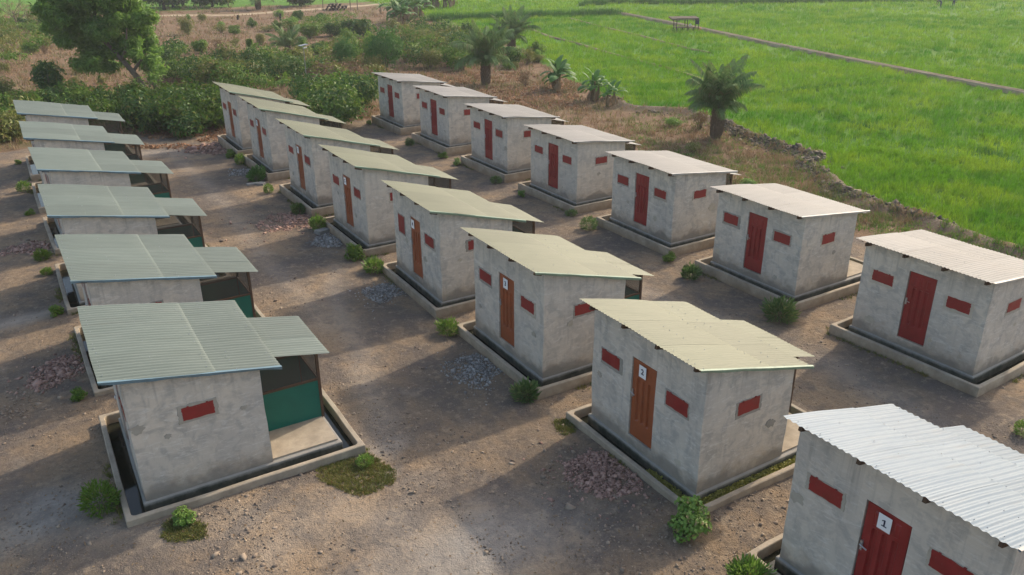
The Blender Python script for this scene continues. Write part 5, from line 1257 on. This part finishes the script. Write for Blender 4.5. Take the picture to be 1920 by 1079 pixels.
m = o.modifiers.new('thick', 'SOLIDIFY'); m.thickness = 0.02
for (x, y, r, h, mt, lb) in ((1.2, -0.35, 0.13, 0.34, 'plastic_orange', 'orange container standing by the field shelter'), (0.35, -0.2, 0.10, 0.22, 'plastic_white', 'white container on the bench of the field shelter')):
    z = -0.02 if mt == 'plastic_orange' else 0.41; cc, ss = math.cos(-0.45), math.sin(-0.45)
    b = B(); b.tube([(0, 0, 0), (0, 0, h*0.72), (0, 0, h*0.82), (0, 0, h*0.86), (0, 0, h)], [r, r, r*0.55, r*0.3, r*0.3], 12)
    tag(b.ob('container', MAT[mt], loc=(c[0]+cc*x-ss*y, c[1]+ss*x+cc*y, c[2]+z)), lb, 'container')
# log stack
c = gp(633, 19); H = empty('log_stack', c, -0.5); tag(H, 'dark stacked logs between posts beyond the scrub, top edge', 'log stack'); g = random.Random(8)
for k in range(16):
    row = k//6; x = (k % 6)*0.42-1.2+row*0.18; b = B(); r = g.uniform(0.10, 0.16); b.tube([(x, -0.8+g.uniform(-0.2, 0.2), 0.13+row*0.24), (x+g.uniform(-0.15, 0.15), 0.9+g.uniform(-0.2, 0.3), 0.14+row*0.24)], [r, r*0.85], 7); b.ob('log', MAT['bark_dark'], H)
for x in (-1.5, 0.0, 1.6, 2.4):
    b = B(); b.tube([(x, -0.9, -0.1), (x+0.03, -0.9, 1.7)], 0.05, 6); b.ob('post', MAT['bark'], H)

# ------------------------------------------------------------------ two people bending in the rice
def person(px, py, face, shirt, label, seed):
    c = gp(px, py); c[2] = -0.2
    J = {'pel': (0, 0, 0.66), 'spi': (0.16, 0, 0.80), 'che': (0.34, 0, 0.84), 'nec': (0.45, 0, 0.83), 'hea': (0.52, 0, 0.79), 'hed': (0.57, 0, 0.74),
         'sl': (0.36, 0.14, 0.82), 'el': (0.38, 0.17, 0.60), 'wl': (0.48, 0.12, 0.42), 'hl': (0.52, 0.10, 0.36), 'sr': (0.36, -0.14, 0.82), 'er': (0.40, -0.17, 0.60), 'wr': (0.52, -0.12, 0.44), 'hr': (0.57, -0.10, 0.38),
         'tl': (0, 0.08, 0.62), 'kl': (0.06, 0.10, 0.34), 'al': (-0.02, 0.10, 0.04), 'fl': (0.10, 0.11, 0.0), 'tr': (0, -0.08, 0.62), 'kr': (-0.02, -0.10, 0.34), 'ar': (-0.14, -0.10, 0.04), 'fr': (-0.02, -0.11, 0.0)}
    Rr = dict(pel=.105, spi=.10, che=.115, nec=.045, hea=.075, hed=.07, sl=.055, el=.04, wl=.03, hl=.035, sr=.055, er=.04, wr=.03, hr=.035, tl=.085, kl=.06, al=.04, fl=.04, tr=.085, kr=.06, ar=.04, fr=.04)
    E_ = [('pel', 'spi'), ('spi', 'che'), ('che', 'nec'), ('nec', 'hea'), ('hea', 'hed'), ('che', 'sl'), ('sl', 'el'), ('el', 'wl'), ('wl', 'hl'), ('che', 'sr'), ('sr', 'er'), ('er', 'wr'), ('wr', 'hr'), ('pel', 'tl'), ('tl', 'kl'), ('kl', 'al'), ('al', 'fl'), ('pel', 'tr'), ('tr', 'kr'), ('kr', 'ar'), ('ar', 'fr')]
    names = list(J); me = bpy.data.meshes.new('person'); me.from_pydata([tuple(q*S for q in J[n]) for n in names], [(names.index(a), names.index(b)) for a, b in E_], []); me.update()
    o = bpy.data.objects.new('person', me); COL.objects.link(o); md = o.modifiers.new('skin', 'SKIN'); ss = o.modifiers.new('sub', 'SUBSURF'); ss.levels = 1; ss.render_levels = 1
    for n, sv in zip(names, me.skin_vertices[0].data): sv.radius = (Rr[n]*S, Rr[n]*S); sv.use_root = n == 'pel'
    bpy.context.view_layer.update(); m2 = bpy.data.meshes.new_from_object(o.evaluated_get(bpy.context.evaluated_depsgraph_get())); o.modifiers.clear(); o.data = m2
    m2.materials.clear()
    for q in (shirt, 'cloth_dark', 'skin'): m2.materials.append(MAT[q])
    jp = np.array([J[n] for n in names])*S
    for p in m2.polygons:
        n = names[int(np.argmin(np.linalg.norm(jp-np.array(p.center), axis=1)))]; p.use_smooth = True
        p.material_index = 2 if n in ('hea', 'hed', 'nec', 'wl', 'wr', 'hl', 'hr', 'fl', 'fr') else (1 if n in ('pel', 'tl', 'tr', 'kl', 'kr', 'al', 'ar') else 0)
    o.location = Vector(c)*S; o.rotation_euler = (0, 0, face); tag(o, label, 'person')
person(1763, 16, 2.6, 'cloth_dark', 'person in dark clothing bending over in the far rice', 1)
person(1787, 13, 0.3, 'cloth_pale', 'person in pale top bending over in the far rice', 2)

# ------------------------------------------------------------------ the air
def haze(density):
    m = bpy.data.materials.new('haze'); m.use_nodes = True; t = m.node_tree; t.nodes.clear(); o = t.nodes.new('ShaderNodeOutputMaterial'); v = t.nodes.new('ShaderNodeVolumePrincipled')
    v.inputs['Color'].default_value = (0.92, 0.95, 1.0, 1); v.inputs['Density'].default_value = density; v.inputs['Anisotropy'].default_value = 0.25
    t.links.new(v.outputs[0], o.inputs['Volume'])
    b = B(); b.box(-5200, 5200, -5200, 5200, -1.4, 9.2); o = b.ob('haze', m); tag(o, 'thin pale haze in the air over the whole place', 'haze', None, 'stuff')
haze(0.0005)
